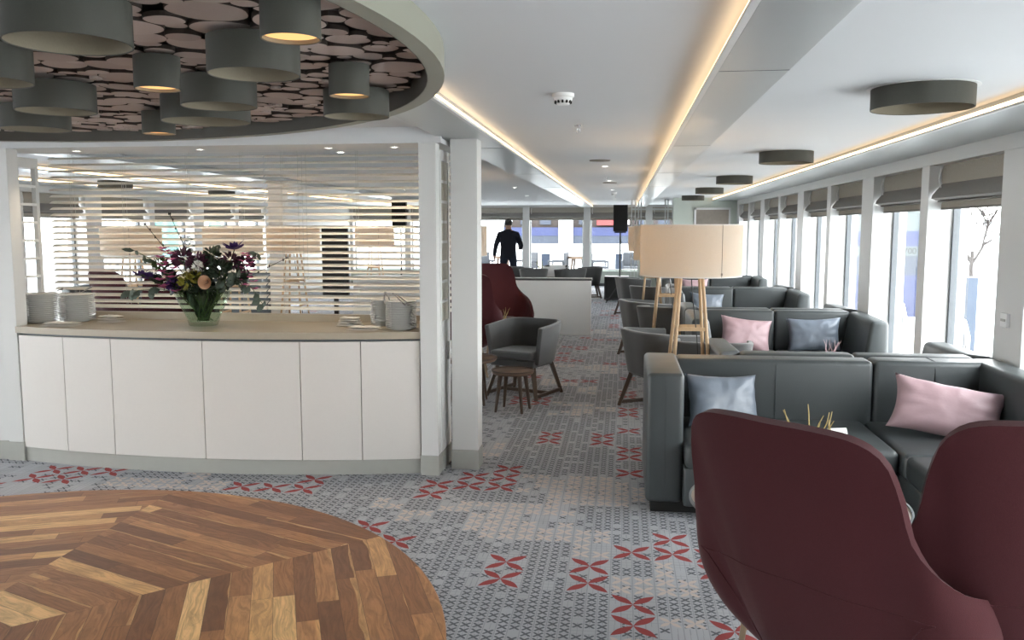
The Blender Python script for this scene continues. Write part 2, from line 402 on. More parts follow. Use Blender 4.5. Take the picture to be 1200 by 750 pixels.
pink_px = [(x, y) for x in (-.54, -.34, -.14, .06) for y in (4.87, 5.07, 5.27) if (x, y) != (-.54, 4.87)] + \
 [(x, y) for x in (-.74, -.54, -.34) for y in (4.27, 4.47, 4.67)] + [(-.14, 4.17), (-.14, 4.37), (.26, 3.77), (.06, 3.77), (.26, 3.97), (-1.14, 4.47), (-.94, 4.67), (-1.34, 4.67), (-1.14, 5.87), (-.94, 5.87), (-.94, 6.07), (-1.14, 6.07),
 (-.34, 7.4), (-.34, 7.6), (-.54, 7.4), (-.54, 7.8), (-.14, 7.6), (-.34, 7.8), (-2.74, 5.0), (-2.94, 5.0), (-3.14, 4.9), (-2.54, 5.0), (.26, 3.38), (-.14, 9.6), (-.14, 9.8), (-.34, 9.8), (-.34, 10.0), (-.14, 10.0), (-.14, 13.0), (-.34, 13.2)]
def cellof(x, y): return (math.floor((x-.16)/.2+1e-6), math.floor((y-3.27)/.2+1e-6))
redc = {cellof(*p) for p in red_px}; pinkc = {cellof(*p) for p in pink_px}
rng = random.Random(5)
b = MB(); i0, i1, j0, j1 = -50, 14, -37, 104
vg = {}
def gv(i, j):
    if (i, j) not in vg: vg[i, j] = b.b.verts.new((.16+i*.2, 3.27+j*.2, 0))
    return vg[i, j]
for i in range(i0, i1):
    for j in range(j0, j1):
        xc, yc = .16+(i+.5)*.2, 3.27+(j+.5)*.2
        near = -4.2 < xc < .9 and 3.2 < yc < 8.6
        if (i, j) in redc: m = 2
        elif (i, j) in pinkc: m = 3
        elif not near and rng.random() < .035: m = 2
        else:
            nz = noise.noise(Vector((xc*1.3, yc*.9, 3)))
            m = 1 if nz > .18 else 0
            if m == 0 and rng.random() < .7 and noise.noise(Vector((xc*.9+9, yc*.8, 7))) > .36: m = 3
        b.mi = m; b.face([gv(i, j), gv(i+1, j), gv(i+1, j+1), gv(i, j+1)])
struct(b, 'floor', [MT['carpet_cross'], MT['carpet_plain'], MT['carpet_red'], MT['carpet_pink']])
b = MB(); b.lathe([(0, .006), (DFR-.006, .006), (DFR, .003), (DFR, -.02)], (DFX, DFY, 0), 128)
o = b.build('dance_floor', MT['parquet']); tag(o, kind='structure')

# ceiling: slab plus soffits (beams)
b = MB(); b.box(mx(XW)-.4, XW+.4, Y0-.1, Y1+.3, ZC, ZC+.1); struct(b, 'ceiling', MT['ceiling'])
def soffit(x0, x1, n, y0=Y0, y1=Y1):
    b = MB(); b.box(x0, x1, y0, y1, ZB, ZC-.001)
    for y in [5.95-2.98*3+2.98*k for k in range(10)]:
        if y0 < y < y1: pass
    struct(b, n, MT['beam'], bevel=.002)
k = 0
for (x0, x1) in ((1.83, XW), (.335, .59), (-1.175, -.86)):
    for s in (0, 1):
        k += 1
        a, c = (x0, x1) if not s else (mx(x1), mx(x0))
        if -5 < a < 0:
            ya = lambda x: 2.58+math.sqrt(2.56**2-(x+3.16)**2)
            b = MB(); b.prism([(a, ya(a)), ((a+c)/2, ya((a+c)/2)), (c, ya(c)), (c, Y1), (a, Y1)], ZB, ZC-.001); struct(b, 'trim_%d' % k, MT['beam'], bevel=.002)
        else: soffit(a, c, 'trim_%d' % k)
# thin joints across the beams
for i, y in enumerate((3.3, 6.2, 9.2, 12.2)):
    for (x0, x1) in ((.335, .59), (-1.175, -.86)):
        if x0 < 0 and y < 4.5: continue
        k += 1; b = MB(); b.box(x0+.002, x1-.002, y, y+.004, ZB-.0012, ZB+.002); struct(b, 'trim_%d' % k, MT['frame'])
# LED strips on the soffit sides
led_lab = {1.83: 'warm light strip along the soffit over the right-hand windows', .335: 'warm light strip along the wide grey beam down the middle aisle', -.86: 'warm light strip along the left beam above the white column'}
led_port = {1.83: 'light strip over the far left windows seen through the blind', .335: 'light strip on the far left beam seen through the blind', -.86: 'light strip at the top left corner beside the ceiling ring'}
for x, y0 in ((1.83, Y0), (.335, Y0), (-.86, Y0)):
    sgn = -1 if x > 0 else 1
    for s in (0, 1):
        xx = x if not s else mx(x); sg = sgn if not s else -sgn
        ys = y0 if x > 0 else 2.58+math.sqrt(2.57**2-(xx+3.16)**2)
        b = MB(); b.box(min(xx, xx+sg*.012), max(xx, xx+sg*.012), ys, Y1-.2 if x < 1 else 18.4, ZB+.014, ZB+.034)
        o = b.build('light_strip', MT['led']); tag(o, led_port[x] if s else led_lab[x], 'light strip', 'cove light strips')
        # small lip under the strip
        b = MB(); b.box(min(xx, xx+sg*.022), max(xx, xx+sg*.022), ys, Y1, ZB, ZB+.012)
        k += 1; struct(b, 'trim_%d' % k, MT['white'])

# side walls with deep window bays
openings = []
for kk in range(-3, 4):
    s = 5.74+3.19*kk; openings += [(s, s+1.31), (s+1.48, s+2.80)]
openings = [o for o in openings if o[0] > Y0]
SILL, HEAD = .36, 2.075
wn = 0; pn = 0; kT = 100
def side_wall(side):
    global wn, pn, kT
    f = (lambda x: x) if side == 'right' else mx
    def bx(x0, x1, *r):
        a, c = sorted((f(x0), f(x1))); b = MB(); b.box(a, c, *r); return b
    ym = 18.45 if side == 'right' else Y1
    struct(bx(XW, XG+.1, Y0, Y1, 0, SILL), 'wall_%s_sill' % side, MT['white'])
    struct(bx(XW, XG+.1, Y0, Y1, HEAD, ZC+.1), 'wall_%s_head' % side, MT['white'])
    edges = [Y0] + [e for o in openings for e in o] + [Y1]
    for q in range(0, len(edges), 2):
        b = bx(XW, XG+.1, edges[q], edges[q+1], SILL, HEAD); pn += 1
        struct(b, 'wall_%s_pier' % side, MT['white'], bevel=.004)
    struct(bx(XW-.015, XW, Y0, Y1, 0, .1), 'baseboard_'+side, MT['skirt'])
    for (y0, y1) in openings:
        wn += 1
        w = empty('window_%d' % wn, (f(XG), (y0+y1)/2, SILL), kind='structure')
        b = MB()
        L = (y1-y0)/2; H = HEAD-SILL
        for (ya, yb, za, zb) in ((-L, -L+.03, 0, H), (L-.03, L, 0, H), (-L, L, 0, .03), (-L, L, H-.03, H)):
            b.box(-.025, .025, ya, yb, za, zb)
        b.build('window_frame', MT['frame'], w)
        b = MB(); b.box(-.003, .003, -L+.03, L-.03, .03, H-.03); b.build('window_pane', MT['glass'], w)
side_wall('right'); side_wall('left')

# roman shades
def roman_shade(W):
    r = empty('roman_shade', cat='window shade', group='grey roman shades in the window bays')
    # local: faces -x, hangs from z=0 down to -.33
    def prof(pts, name, mat, hw):
        b = MB(); th = .012
        poly = pts + [(x+th, z) for x, z in reversed(pts)]
        a = [b.b.verts.new((x, -hw, z)) for x, z in poly]; c = [b.b.verts.new((x, hw, z)) for x, z in poly]
        n = len(a)
        for i in range(n): b.face([a[i], a[(i+1) % n], c[(i+1) % n], c[i]])
        b.face(a[::-1]); b.face(c)
        return b.build(name, mat, r, smooth=35)
    h = W/2
    prof([(.0, 0), (-.012, -.06), (-.01, -.12), (0, -.15)], 'upper_cloth', MT['shadecloth'], h)
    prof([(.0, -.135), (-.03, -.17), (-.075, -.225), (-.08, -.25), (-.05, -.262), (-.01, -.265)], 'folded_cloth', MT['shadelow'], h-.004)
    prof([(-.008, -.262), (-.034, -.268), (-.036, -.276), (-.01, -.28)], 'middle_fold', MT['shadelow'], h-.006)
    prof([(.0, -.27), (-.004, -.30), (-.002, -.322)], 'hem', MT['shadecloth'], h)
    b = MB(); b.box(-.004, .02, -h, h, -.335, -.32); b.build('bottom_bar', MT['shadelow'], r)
    b = MB(); b.box(.014, .05, -h, h, -.02, 0); b.box(0.0, .06, h-.03, h+.015, -.33, -.02); b.build('head_rail', MT['framew'], r)
    b = MB(); b.tube([(-.03, h-.05, -.02), (-.045, h-.045, -.10), (-.03, h-.05, -.17)], .006, 6); b.build('pull_cord', MT['card'], r)
    return r
sh = roman_shade(1.27); first = True
order = ['nearest', 'second', 'third', 'fourth', 'fifth', 'sixth', 'seventh', 'eighth']
for side in ('right', 'left'):
    vis = [o for o in openings if o[0] > 5.5] if side == 'right' else [o for o in openings if 5.5 < o[0]]
    for n_, (y0, y1) in enumerate([o for o in openings if o[0] > 3.9] if side == 'right' else vis):
        x = 2.415
        if side == 'right':
            lab = 'grey roman shade half raised in the window beside the near pillar' if y0 < 5 else \
                  'grey fabric roman shade in the right-hand wall, %s window bay beyond the wide near pillar' % order[n_-1]
            place(sh, first, (x, (y0+y1)/2, HEAD), 0, lab)
        else:
            place(sh, first, (mx(x), (y0+y1)/2, HEAD), PI, 'roman shade on the far left wall seen through the blind, %s from the left' % order[n_])
        first = False
# bow wall with windows
BX = [-7.76, -6.08, -4.39, -2.70, -1.01, .68, 2.32]
b = MB(); b.box(mx(XW)-.4, XW+.4, Y1, Y1+.3, 0, .42); struct(b, 'wall_bow_sill', MT['wallgreen'])
b = MB(); b.box(mx(XW)-.4, XW+.4, Y1, Y1+.3, 2.17, ZC+.1); struct(b, 'wall_bow_head', MT['white'])
b = MB(); b.box(mx(XW), XW, Y1-.02, Y1, 0, .08); struct(b, 'baseboard_bow', MT['frame'])
for x in BX:
    b = MB(); b.box(x-.09, x+.09, Y1-.02, Y1+.25, .42, 2.17); struct(b, 'wall_bow_pier', MT['white'], bevel=.004)
bowl = ['behind the standing person', 'above the white half-wall', 'beside the black loudspeaker', 'behind the white rail screen']
for n_, (a, c) in enumerate(zip(BX, BX[1:])):
    wn += 1; w = empty('window_%d' % wn, ((a+c)/2, Y1+.18, .42), kind='structure'); L = (c-a)/2-.09; b = MB()
    for (xa, xb, za, zb) in ((-L, -L+.04, 0, 1.75), (L-.04, L, 0, 1.75), (-L, L, 0, .04), (-L, L, 1.71, 1.75)): b.box(xa, xb, -.02, .02, za, zb)
    b.build('window_frame', MT['framew'], w)
    b = MB(); b.box(-L+.04, L-.04, -.003, .003, .04, 1.71); b.build('window_pane', MT['glass'], w)
    labs = ['in the bow window at the far left of the room', 'in the bow window left of the white column', 'in the bow window behind the standing person', 'in the bow window above the middle of the white half-wall', 'in the bow window behind the black loudspeaker', 'in the bow window behind the white rail screen']
    place(sh, False, ((a+c)/2, Y1+.06, 2.17), -PI/2+PI, 'grey roman shade ' + labs[n_], scale=(1, (2*L)/1.27, 1.05))
    b = None
# stern wall behind the camera, with a big doorway wall
b = MB(); b.box(mx(XW)-.4, XW+.4, Y0-.2, Y0, 0, ZC+.1); struct(b, 'wall_stern', MT['white'])
# wall with framed panel at the end of the sofa bays
b = MB(); b.box(1.02, XW, 18.42, 18.5, 0, ZC); struct(b, 'wall_end', MT['wallgreen'])
b = MB(); b.box(1.02, XW, 18.40, 18.42, 0, 1.62); struct(b, 'wall_end_lower', MT['card'])
p = empty('wall_picture', (1.78, 18.395, 1.9), label='grey wood framed panel high on the pale end wall', cat='picture')
p.location = (1.82, 18.41, 1.68)
b = MB(); b.box(-.33, .33, -.02, -.005, 0, .30); b.build('panel', MT['picture'], p)
b = MB()
for a in ((-.37, -.33, -.03, 0, 0, .34), (.33, .37, -.03, 0, 0, .34), (-.37, .37, -.03, 0, .30, .34)): b.box(*a)
b.build('picture_frame', MT['white'], p)

# counter niche: posts, side panels, column, lintel
def post(x0, x1, y0, y1, z1, n):
    b = MB(); b.box(x0, x1, y0, y1, .13, z1, bev=.003); struct(b, n, MT['white'])
    b = MB(); b.box(x0-.004, x1+.004, y0-.006, y1+.004, 0, .13, bev=.002); struct(b, n.replace('wall', 'baseboard'), MT['skirt'])
post(-1.285, -1.172, 5.36, 5.46, ZC-.1, 'wall_niche_right_post')
post(-4.20, -4.09, 5.35, 5.46, ZC-.1, 'wall_niche_left_post')
post(-1.115, -.94, 5.53, 5.70, ZB, 'wall_column')
b = MB(); b.box(-5.9, -4.20, 5.38, 5.44, .13, ZC); struct(b, 'wall_niche_far_left', MT['white'])
b = MB(); b.box(-5.9, -4.205, 5.372, 5.44, 0, .13); struct(b, 'baseboard_niche_left', MT['skirt'])
b = MB(); b.box(-4.3, -1.2, 5.80, 6.02, ZC-.085, ZC); struct(b, 'wall_lintel', MT['white'])
b = MB(); b.box(-4.3, -1.14, 5.36, 5.80, ZC-.10, ZC-.07); b.box(-4.3, -1.14, 5.36, 5.40, ZC-.07, ZC); struct(b, 'ceiling_niche', MT['ceiling'])
# right side panel: frame with short rungs over beige
def side_panel(name, x, lab, back):
    r = empty(name, (x, 5.461, 0), label=lab, cat='partition panel')
    L = .30 if back else .42; t = .035
    b = MB(); b.box(-t, 0, 0, L, .13, .95)
    b.build('lower_panel', MT['white'], r, bevel=.002)
    b = MB(); b.box(-t-.004, .004, 0, L, 0, .13); b.build('plinth', MT['skirt'], r)
    b = MB()
    for (y0, y1, z0, z1) in ((0, .04, .95, 2.10), (L-.035, L, .95, 2.10), (.04, L-.035, 2.03, 2.10), (.04, L-.035, .95, .99)): b.box(-t, 0, y0, y1, z0, z1)
    b.build('panel_frame', MT['white'], r, bevel=.002)
    n = 7; zs = [.99+(2.03-.99)*(i+1)/(n+1) for i in range(n)]
    for z in zs:
        b = MB(); b.box(-t+.004, -.001, .04, L-.035 if not back else L-.08, z-.009, z+.009); b.build('rung', MT['card'], r)
    if back:
        b = MB(); b.box(-t+.006, -.010, .04, L-.035, .99, 2.03); b.build('beige_infill', MT['beige'], r)
        b = MB(); b.box(.001, .012, .20, .26, .72, .84); b.build('switch_plate', MT['card'], r)
    return r
side_panel('side_panel', -1.168, 'white ladder-like side panel with beige infill right of the counter', True)
side_panel('side_panel', -4.25, 'white open ladder-like side panel left of the counter blind', False)

# counter cabinet with curved front
XL, XR = -4.085, -1.29; SAG = .16
xm = (XL+XR)/2; hw = (XR-XL)/2; RC = (hw*hw+SAG*SAG)/(2*SAG); YE = 5.40
def yf(x, d=0): return 5.35+(x-XL)/(XR-XL)*.04 - (math.sqrt((RC+d)**2-(x-xm)**2) - (RC-SAG)) 
cab = empty('buffet_counter', (xm, 5.6, 0), label='long white curved-front buffet counter below the blinds', cat='counter')
def arcpoly(x0, x1, d0, yback, n=14):
    pts = [(x0+(x1-x0)*i/n, yf(x0+(x1-x0)*i/n, d0)) for i in range(n+1)]
    if yback is None: pts += [(x, yf(x, d0-.02)) for x, y in reversed(pts)]
    else: pts += [(x1, yback), (x0, yback)]
    return [(x-xm, y-5.6) for x, y in pts]
def dooredges():
    px = [19, 75, 131, 236, 349, 421, 491]
    return [XL+.004, -3.71, -3.34, -2.69, -2.05, -1.665, XR-.004]
de = dooredges()
b = MB(); b.prism(arcpoly(XL, XR, -.03, 5.90), .09, .885); b.build('carcass', MT['frame'], cab)
b = MB(); b.prism(arcpoly(XL, XR, -.012, 5.90), 0, .095); b.build('plinth', MT['skirt'], cab)
for a, c in zip(de, de[1:]):
    b = MB(); b.prism(arcpoly(a+.003, c-.003, 0, None), .10, .875); b.build('door', MT['door'], cab, smooth=30)
b = MB(); b.prism(arcpoly(XL-.01, XR, .012, 5.93, 30), .892, .935); b.prism([(-4.245-xm, 5.47-5.6), (XL-xm, 5.47-5.6), (XL-xm, .33), (-4.245-xm, .33)], .892, .935); b.build('worktop', MT['worktop'], cab, smooth=30)
b = MB(); b.box(XL-xm, XR-xm, .28, .32, .935, .99); b.box(-4.245-xm, -4.225-xm, -.13, .28, .935, 1.0); b.box(XR-xm-.012, XR-xm, -.2, .28, .935, 1.0); b.build('backsplash', MT['worktop'], cab)

# venetian blinds
def blind(x0, x1, lab, cords, pulls):
    r = empty('venetian_blind', ((x0+x1)/2, 5.97, 1.0), label=lab, cat='blind', group='venetian blinds behind the counter')
    L = (x1-x0)/2
    b = MB(); n = 25; pitch = .0455
    for i in range(n):
        z = .065+i*pitch; 
        prof = [(-.025, -.0105), (-.008, -.001), (.008, .005), (.025, .0075)]
        a = [b.b.verts.new((-L, y, z+q)) for y, q in prof] + [b.b.verts.new((-L, y, z+q-.0025)) for y, q in reversed(prof)]
        c = [b.b.verts.new((L, v.co.y, v.co.z)) for v in a]; m = len(a)
        for j in range(m): b.face([a[j], a[(j+1) % m], c[(j+1) % m], c[j]])
        b.face(a[::-1]); b.face(c)
    b.build('slats', MT['slat'], r, smooth=40)
    b = MB(); b.box(-L, L, -.028, .028, .012, .034); b.build('bottom_rail', MT['slat'], r, bevel=.003)
    b = MB(); b.box(-L, L, -.03, .03, 1.155, 1.195); b.build('head_rail', MT['slat'], r)
    for x in cords:
        b = MB()
        for yy in (-.027, .027): b.tube([(x, yy, .03), (x, yy, 1.16)], .0012, 5)
        b.tube([(x+.012, -.027, .03), (x+.012, -.027, 1.16)], .0009, 5)
        b.build('ladder_cord', MT['cord'], r)
    for x, z in pulls:
        b = MB(); b.tube([(x, -.04, 1.16), (x, -.04, z)], .0015, 5)
        b.lathe([(0, .03), (.004, .028), (.009, 0), (0, 0)], (x, -.04, z-.03), 10); b.build('pull_cord', MT['cord'], r, smooth=40)
blind(-4.22, -2.56, 'wide white venetian blind behind the bouquet and left plate stacks', (-.66, -.25, .25, .66), ())
blind(-2.55, -1.20, 'white venetian blind with hanging pull cords behind the right plate stacks', (-.55, 0, .5), ((-.42, .34), (-.39, .22), (-.36, .26)))

# ================================================================== CEILING RING, SLICES AND DRUMS
RX, RY, RR, RZ = -3.16, 2.58, 2.57, 2.139
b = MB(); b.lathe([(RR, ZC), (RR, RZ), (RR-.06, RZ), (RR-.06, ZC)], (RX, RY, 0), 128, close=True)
o = ringo = b.build('ceiling_ring', MT['ring'], smooth=40); tag(o, 'large grey-green ceiling ring around the log-slice feature over the dance floor', 'ceiling ring')
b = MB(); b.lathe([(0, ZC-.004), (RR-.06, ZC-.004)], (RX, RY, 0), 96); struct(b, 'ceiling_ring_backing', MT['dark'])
b = MB(); b.lathe([(RR-.0605, ZC-.006), (RR-.0605, RZ+.001), (RR-.064, RZ+.001), (RR-.064, ZC-.006)], (RX, RY, 0), 128, close=True); b.build('inner_face', MT['ringin'], ringo, smooth=40)  # thin sleeve added to carry the painted shade on the ring's inner side
# camera used by slice ranking
PITCH = math.atan((375-267.3)/1010); PSI = math.atan((731-600)/math.hypot(1010, 107.7))
fwd = Vector((-math.sin(PSI)*math.cos(PITCH), math.cos(PSI)*math.cos(PITCH), -math.sin(PITCH)))
rgt = Vector((math.cos(PSI), math.sin(PSI), 0)); upv = rgt.cross(fwd).normalized()
EYE = Vector((0, 0, 1.6))
# drums: u0, u1, v(bottom mid), kind
ZD = 2.075
def ray(u, v): return fwd + rgt*(u-600)/1010 - upv*(v-375)/1010
drum_px = [(11, 151, 52, 'L', 'largest drum lamp at the upper left, nearest the camera'), (306, 376, 46, 'S', 'small lit drum lamp at the upper middle, partly cut by the frame top'), (245, 351, 88, 'L', 'wide drum lamp below the small lit drum at the frame top'),
 (159, 211, 105, 'S', 'small lit drum lamp between the two widest drums'), (-70, 34, 96, 'L', 'drum lamp cut by the left frame edge'), (386, 433, 113, 'S', 'small lit drum lamp nearest the right rim of the ring'),
 (22, 110, 131, 'L', 'drum lamp at left hanging above the flattest far drum'), (214, 300, 125, 'L', 'drum lamp in the middle overlapping a wider one behind'), (380, 456, 137, 'L', 'drum lamp at the right behind the small lit one'),
 (192, 292, 143, 'L', 'wide shallow drum lamp at the far middle of the ring'), (4, 80, 152, 'L', 'farthest left drum lamp beside the ring rim'), (168, 205, 157, 'S', 'smallest lit drum lamp against the far ring rim')]
drums = []
for (u0, u1, v, kd, lab) in drum_px:
    d = ray((u0+u1)/2, v); t = (ZD-1.6)/d.z; c = EYE+d*t
    w = (u1-u0)/1010*(c-EYE).dot(fwd)
    drums.append((c.x, c.y, w/2, kd, lab))
def drum(x, y, r, z0, z1, lit, lab, grp):
    e = empty('drum_lamp', (x, y, z0), label=lab, cat='ceiling lamp', group=grp)
    h = z1-z0
    b = MB(); b.lathe([(r, 0), (r, h), (r-.004, h), (r-.004, 0)], (0, 0, 0), 56, close=True); b.build('lamp_shade', MT['drum'], e, smooth=40)
    b = MB(); b.lathe([(r-.0045, .002), (r-.0045, h-.002), (0, h-.002)], (0, 0, 0), 48); b.build('inner_face', MT['drumin'], e, smooth=40)
    if lit:
        b = MB(); b.lathe([(0, .012), (r-.006, .012), (r-.006, .016), (0, .016)], (0, 0, 0), 40); b.build('lamp_disc', MT['bulb2'], e)
    else:
        b = MB(); b.lathe([(0, h-.006), (r*.25, h-.006), (r*.25, h-.03), (0, h-.03)], (0, 0, 0), 24); b.build('lamp_socket', MT['card'], e)
    return e
for (x, y, r, kd, lab) in drums:
    e = drum(x, y, r, ZD, 2.185, kd == 'S', 'grey-green ' + lab, 'drum lamps under the log slices')
    b = MB(); b.tube([(0, 0, .15), (0, 0, ZC-ZD-.006)], .006, 8); b.build('rod', MT['dark'], e)
# log slices: pack circles
rng = random.Random(11); placed = []
cellg = {}
for rmin, rmax, tries in ((.085, .12, 900), (.06, .095, 4500), (.042, .07, 16000), (.024, .045, 30000)):
    for tr in range(tries):
        a = rng.random()*2*PI; q = math.sqrt(rng.random())*(RR-.06-rmin)
        x, y = RX+q*math.cos(a), RY+q*math.sin(a)
        if y < .9: continue
        r = min(rng.uniform(rmin, rmax), RR-.062-q); kx, ky = int(math.floor(x/.25)), int(math.floor(y/.25))
        for dx in (-1, 0, 1):
            for dy in (-1, 0, 1):
                for (px, py, pr) in cellg.get((kx+dx, ky+dy), ()):
                    r = min(r, math.hypot(x-px, y-py)-pr+.006)
            if r < rmin: break
        if r >= rmin: cellg.setdefault((kx, ky), []).append((x, y, r)); placed.append((x, y, r))
def px_of(p):
    q = Vector(p)-EYE; w = q.dot(fwd)
    if w < .1: return None
    return 600+1010*q.dot(rgt)/w, 375-1010*q.dot(upv)/w, w
vis = []
for (x, y, r) in placed:
    pr = px_of((x, y, 2.195))
    if pr and -20 < pr[0] < 540 and pr[1] > -20: vis.append((r*r/pr[2]**3, x, y, r))
vis.sort(reverse=True)
def slice_mesh(nm, seed, th):
    rg = random.Random(seed); n = 28; b = MB(); fc = [1+.05*noise.noise(Vector((math.cos(2*PI*i/n)*1.2+seed*3, math.sin(2*PI*i/n)*1.2, 0)))*2 for i in range(n)]
    def ring(z, s): return [b.b.verts.new((fc[i]*s*math.cos(2*PI*i/n), fc[i]*s*math.sin(2*PI*i/n), z)) for i in range(n)]
    r0 = ring(0, .97); r1 = ring(.002, 1); r2 = ring(th, 1)
    b.mi = 0; b.face(r0[::-1])
    b.mi = 1
    for a, c in ((r0, r1), (r1, r2)):
        for i in range(n): b.face([a[i], a[(i+1) % n], c[(i+1) % n], c[i]])
    b.mi = 0; b.face(r2)
    return b.build(nm, [MT['slice'], MT['bark']])
protos = [slice_mesh('log_slice', s, .014) for s in range(6)]
labS = 'round grey-brown log slice mounted flat under the ceiling ring'
used = set(); rg = random.Random(3)
for n_, (_, x, y, r) in enumerate(vis[:300]):
    kk = rg.randrange(6); src = protos[kk]
    if kk not in used: o = src; used.add(kk)
    else: o = src.copy(); col.objects.link(o)
    o.location = (x, y, 2.192+rg.random()*.018); o.scale = (r, r, 1); o.rotation_euler = (R(rg.uniform(-1.2, 1.2)), R(rg.uniform(-1.2, 1.2)), rg.random()*6.28)
    tag(o, labS, 'log slice', 'log slices under the ceiling ring')
if len(vis) > 300:
    b = MB()
    for (_, x, y, r) in vis[300:]:
        z = 2.195+rg.random()*.012; b.mi = 0
        ps = [(r*math.cos(2*PI*i/14)*rg.uniform(.95, 1.03), r*math.sin(2*PI*i/14)*rg.uniform(.95, 1.03)) for i in range(14)]
        b.prism([(x+a, y+c) for a, c in ps], z, z+.012)
    o = b.build('small_log_slices', [MT['slice']]); tag(o, 'small log slices filling the gaps under the ceiling ring', 'log slices', kind='stuff')
# drums over the sofas
for i, y in enumerate((4.17, 7.47, 10.86, 13.95, 17.2)):
    e = drum(1.325, y, .217, 2.134, 2.226, False, 'shallow grey-green drum lamp on the right ceiling, ' + ['nearest the camera', 'second from the camera', 'third from the camera', 'fourth from the camera', 'farthest, before the end wall'][i], 'drum lamps over the sofas')
    b = MB(); b.lathe([(0, .0925), (.235, .0925), (.235, .0955), (0, .0955)], (0, 0, 0), 48); b.build('ceiling_plate', MT['white'], e)
for i, y in enumerate((7.5, 10.9, 14.0)):
    drum(mx(1.325), y, .217, 2.134, 2.226, False, 'shallow drum lamp seen through the blind, ' + ['nearest', 'middle', 'farthest'][i] + ' of the far left ceiling', 'drum lamps over the far left sofas')

# ceiling fittings
def smoke(x, y, lab):
    e = empty('smoke_detector', (x, y, ZC), label=lab, cat='smoke detector')
    b = MB(); b.lathe([(0, 0), (.052, 0), (.052, -.014), (.046, -.02), (0, -.02)], seg=32); b.build('base', MT['card'], e, smooth=40)
    b = MB(); b.lathe([(.044, -.02), (.043, -.03), (.030, -.048), (.026, -.052), (0, -.053)], seg=32); b.build('cap', MT['card'], e, smooth=40)
    for i in range(12):
        a = 2*PI*i/12; b = MB(); b.box(-.0045, .0045, -.003, .003, -.046, -.03)
        o = b.build('vent_slot', MT['dark'], e); o.location = (.038*math.cos(a), .038*math.sin(a), 0); o.rotation_euler = (0, 0, a+PI/2)
smoke(-.292, 4.15, 'white smoke detector on the ceiling nearest the camera'); smoke(-.18, 15.5, 'small white smoke detector far down the middle ceiling')
def sprinkler(x, y, lab):
    e = empty('sprinkler', (x, y, ZC), label=lab, cat='sprinkler', group='ceiling sprinklers')
    b = MB(); b.lathe([(0, 0), (.026, 0), (.022, -.006), (.008, -.008), (.008, -.02), (0, -.02)], seg=20); b.build('collar', MT['steel'], e, smooth=40)
    b = MB(); b.tube([(.007, 0, -.018), (.011, 0, -.03), (0, 0, -.042)], .002, 6); b.tube([(-.007, 0, -.018), (-.011, 0, -.03), (0, 0, -.042)], .002, 6); b.build('yoke', MT['steel'], e)
    b = MB(); b.lathe([(0, -.042), (.016, -.043), (.016, -.045), (0, -.045)], seg=16); b.build('deflector', MT['steel'], e)
sprinkler(-.285, 5.42, 'chrome sprinkler below the near smoke detector'); sprinkler(-.22, 11.0, 'small sprinkler halfway down the middle ceiling'); sprinkler(-.17, 17.0, 'tiny far sprinkler near the loudspeaker')
for i, (x, y) in enumerate(((-.23, 8.2), (-.20, 12.2))):
    e = MB(); e.lathe([(0, ZC), (.10, ZC), (.095, ZC-.008), (0, ZC-.006)], (x, y, 0), 32); o = e.build('ceiling_vent', MT['picture'], smooth=40); tag(o, 'round flat ceiling vent, ' + ('nearer of two' if i == 0 else 'farther of two') + ' on the middle ceiling', 'vent')
dl = [(-.2, 9.0), (-.2, 11.7), (-.2, 14.5), (-.2, 19.0), (-2.0, 10.2), (-1.7, 13.5), (-2.6, 12.2), (-1.9, 17.0), (-2.9, 16.5), (-3.6, 14.0), (-3.6, 10.0), (-2.35, 5.15+1.9), (-3.2, 19.5)]
for i, (x, y) in enumerate(dl):
    e = empty('downlight', (x, y, ZC), label='small round recessed ceiling downlight', cat='downlight', group='recessed downlights')
    b = MB(); b.lathe([(.036, 0), (.040, -.004), (.030, -.004), (.028, 0)], seg=24, close=True); b.build('bezel', MT['card'], e, smooth=40)
    b = MB(); b.lathe([(0, -.002), (.029, -.002)], seg=24); b.build('lamp', MT['down'], e)

for i, x in enumerate((-3.75, -2.85, -1.95, -1.5)):
    z = ZC-.1
    e = empty('downlight', (x, 5.60, z), label='small round downlight above the counter worktop', cat='downlight', group='downlights above the counter')
    b = MB(); b.lathe([(.026, 0), (.030, -.004), (.022, -.004), (.020, 0)], seg=24, close=True); b.build('bezel', MT['card'], e, smooth=40)
    b = MB(); b.lathe([(0, -.001), (.021, -.001)], seg=24); b.build('lamp', MT['down'], e)
    light('downlight_glow', 'SPOT', (x, 5.60, z-.02), 9, (1, .80, .56), .02, (0, 0, 0), R(125))
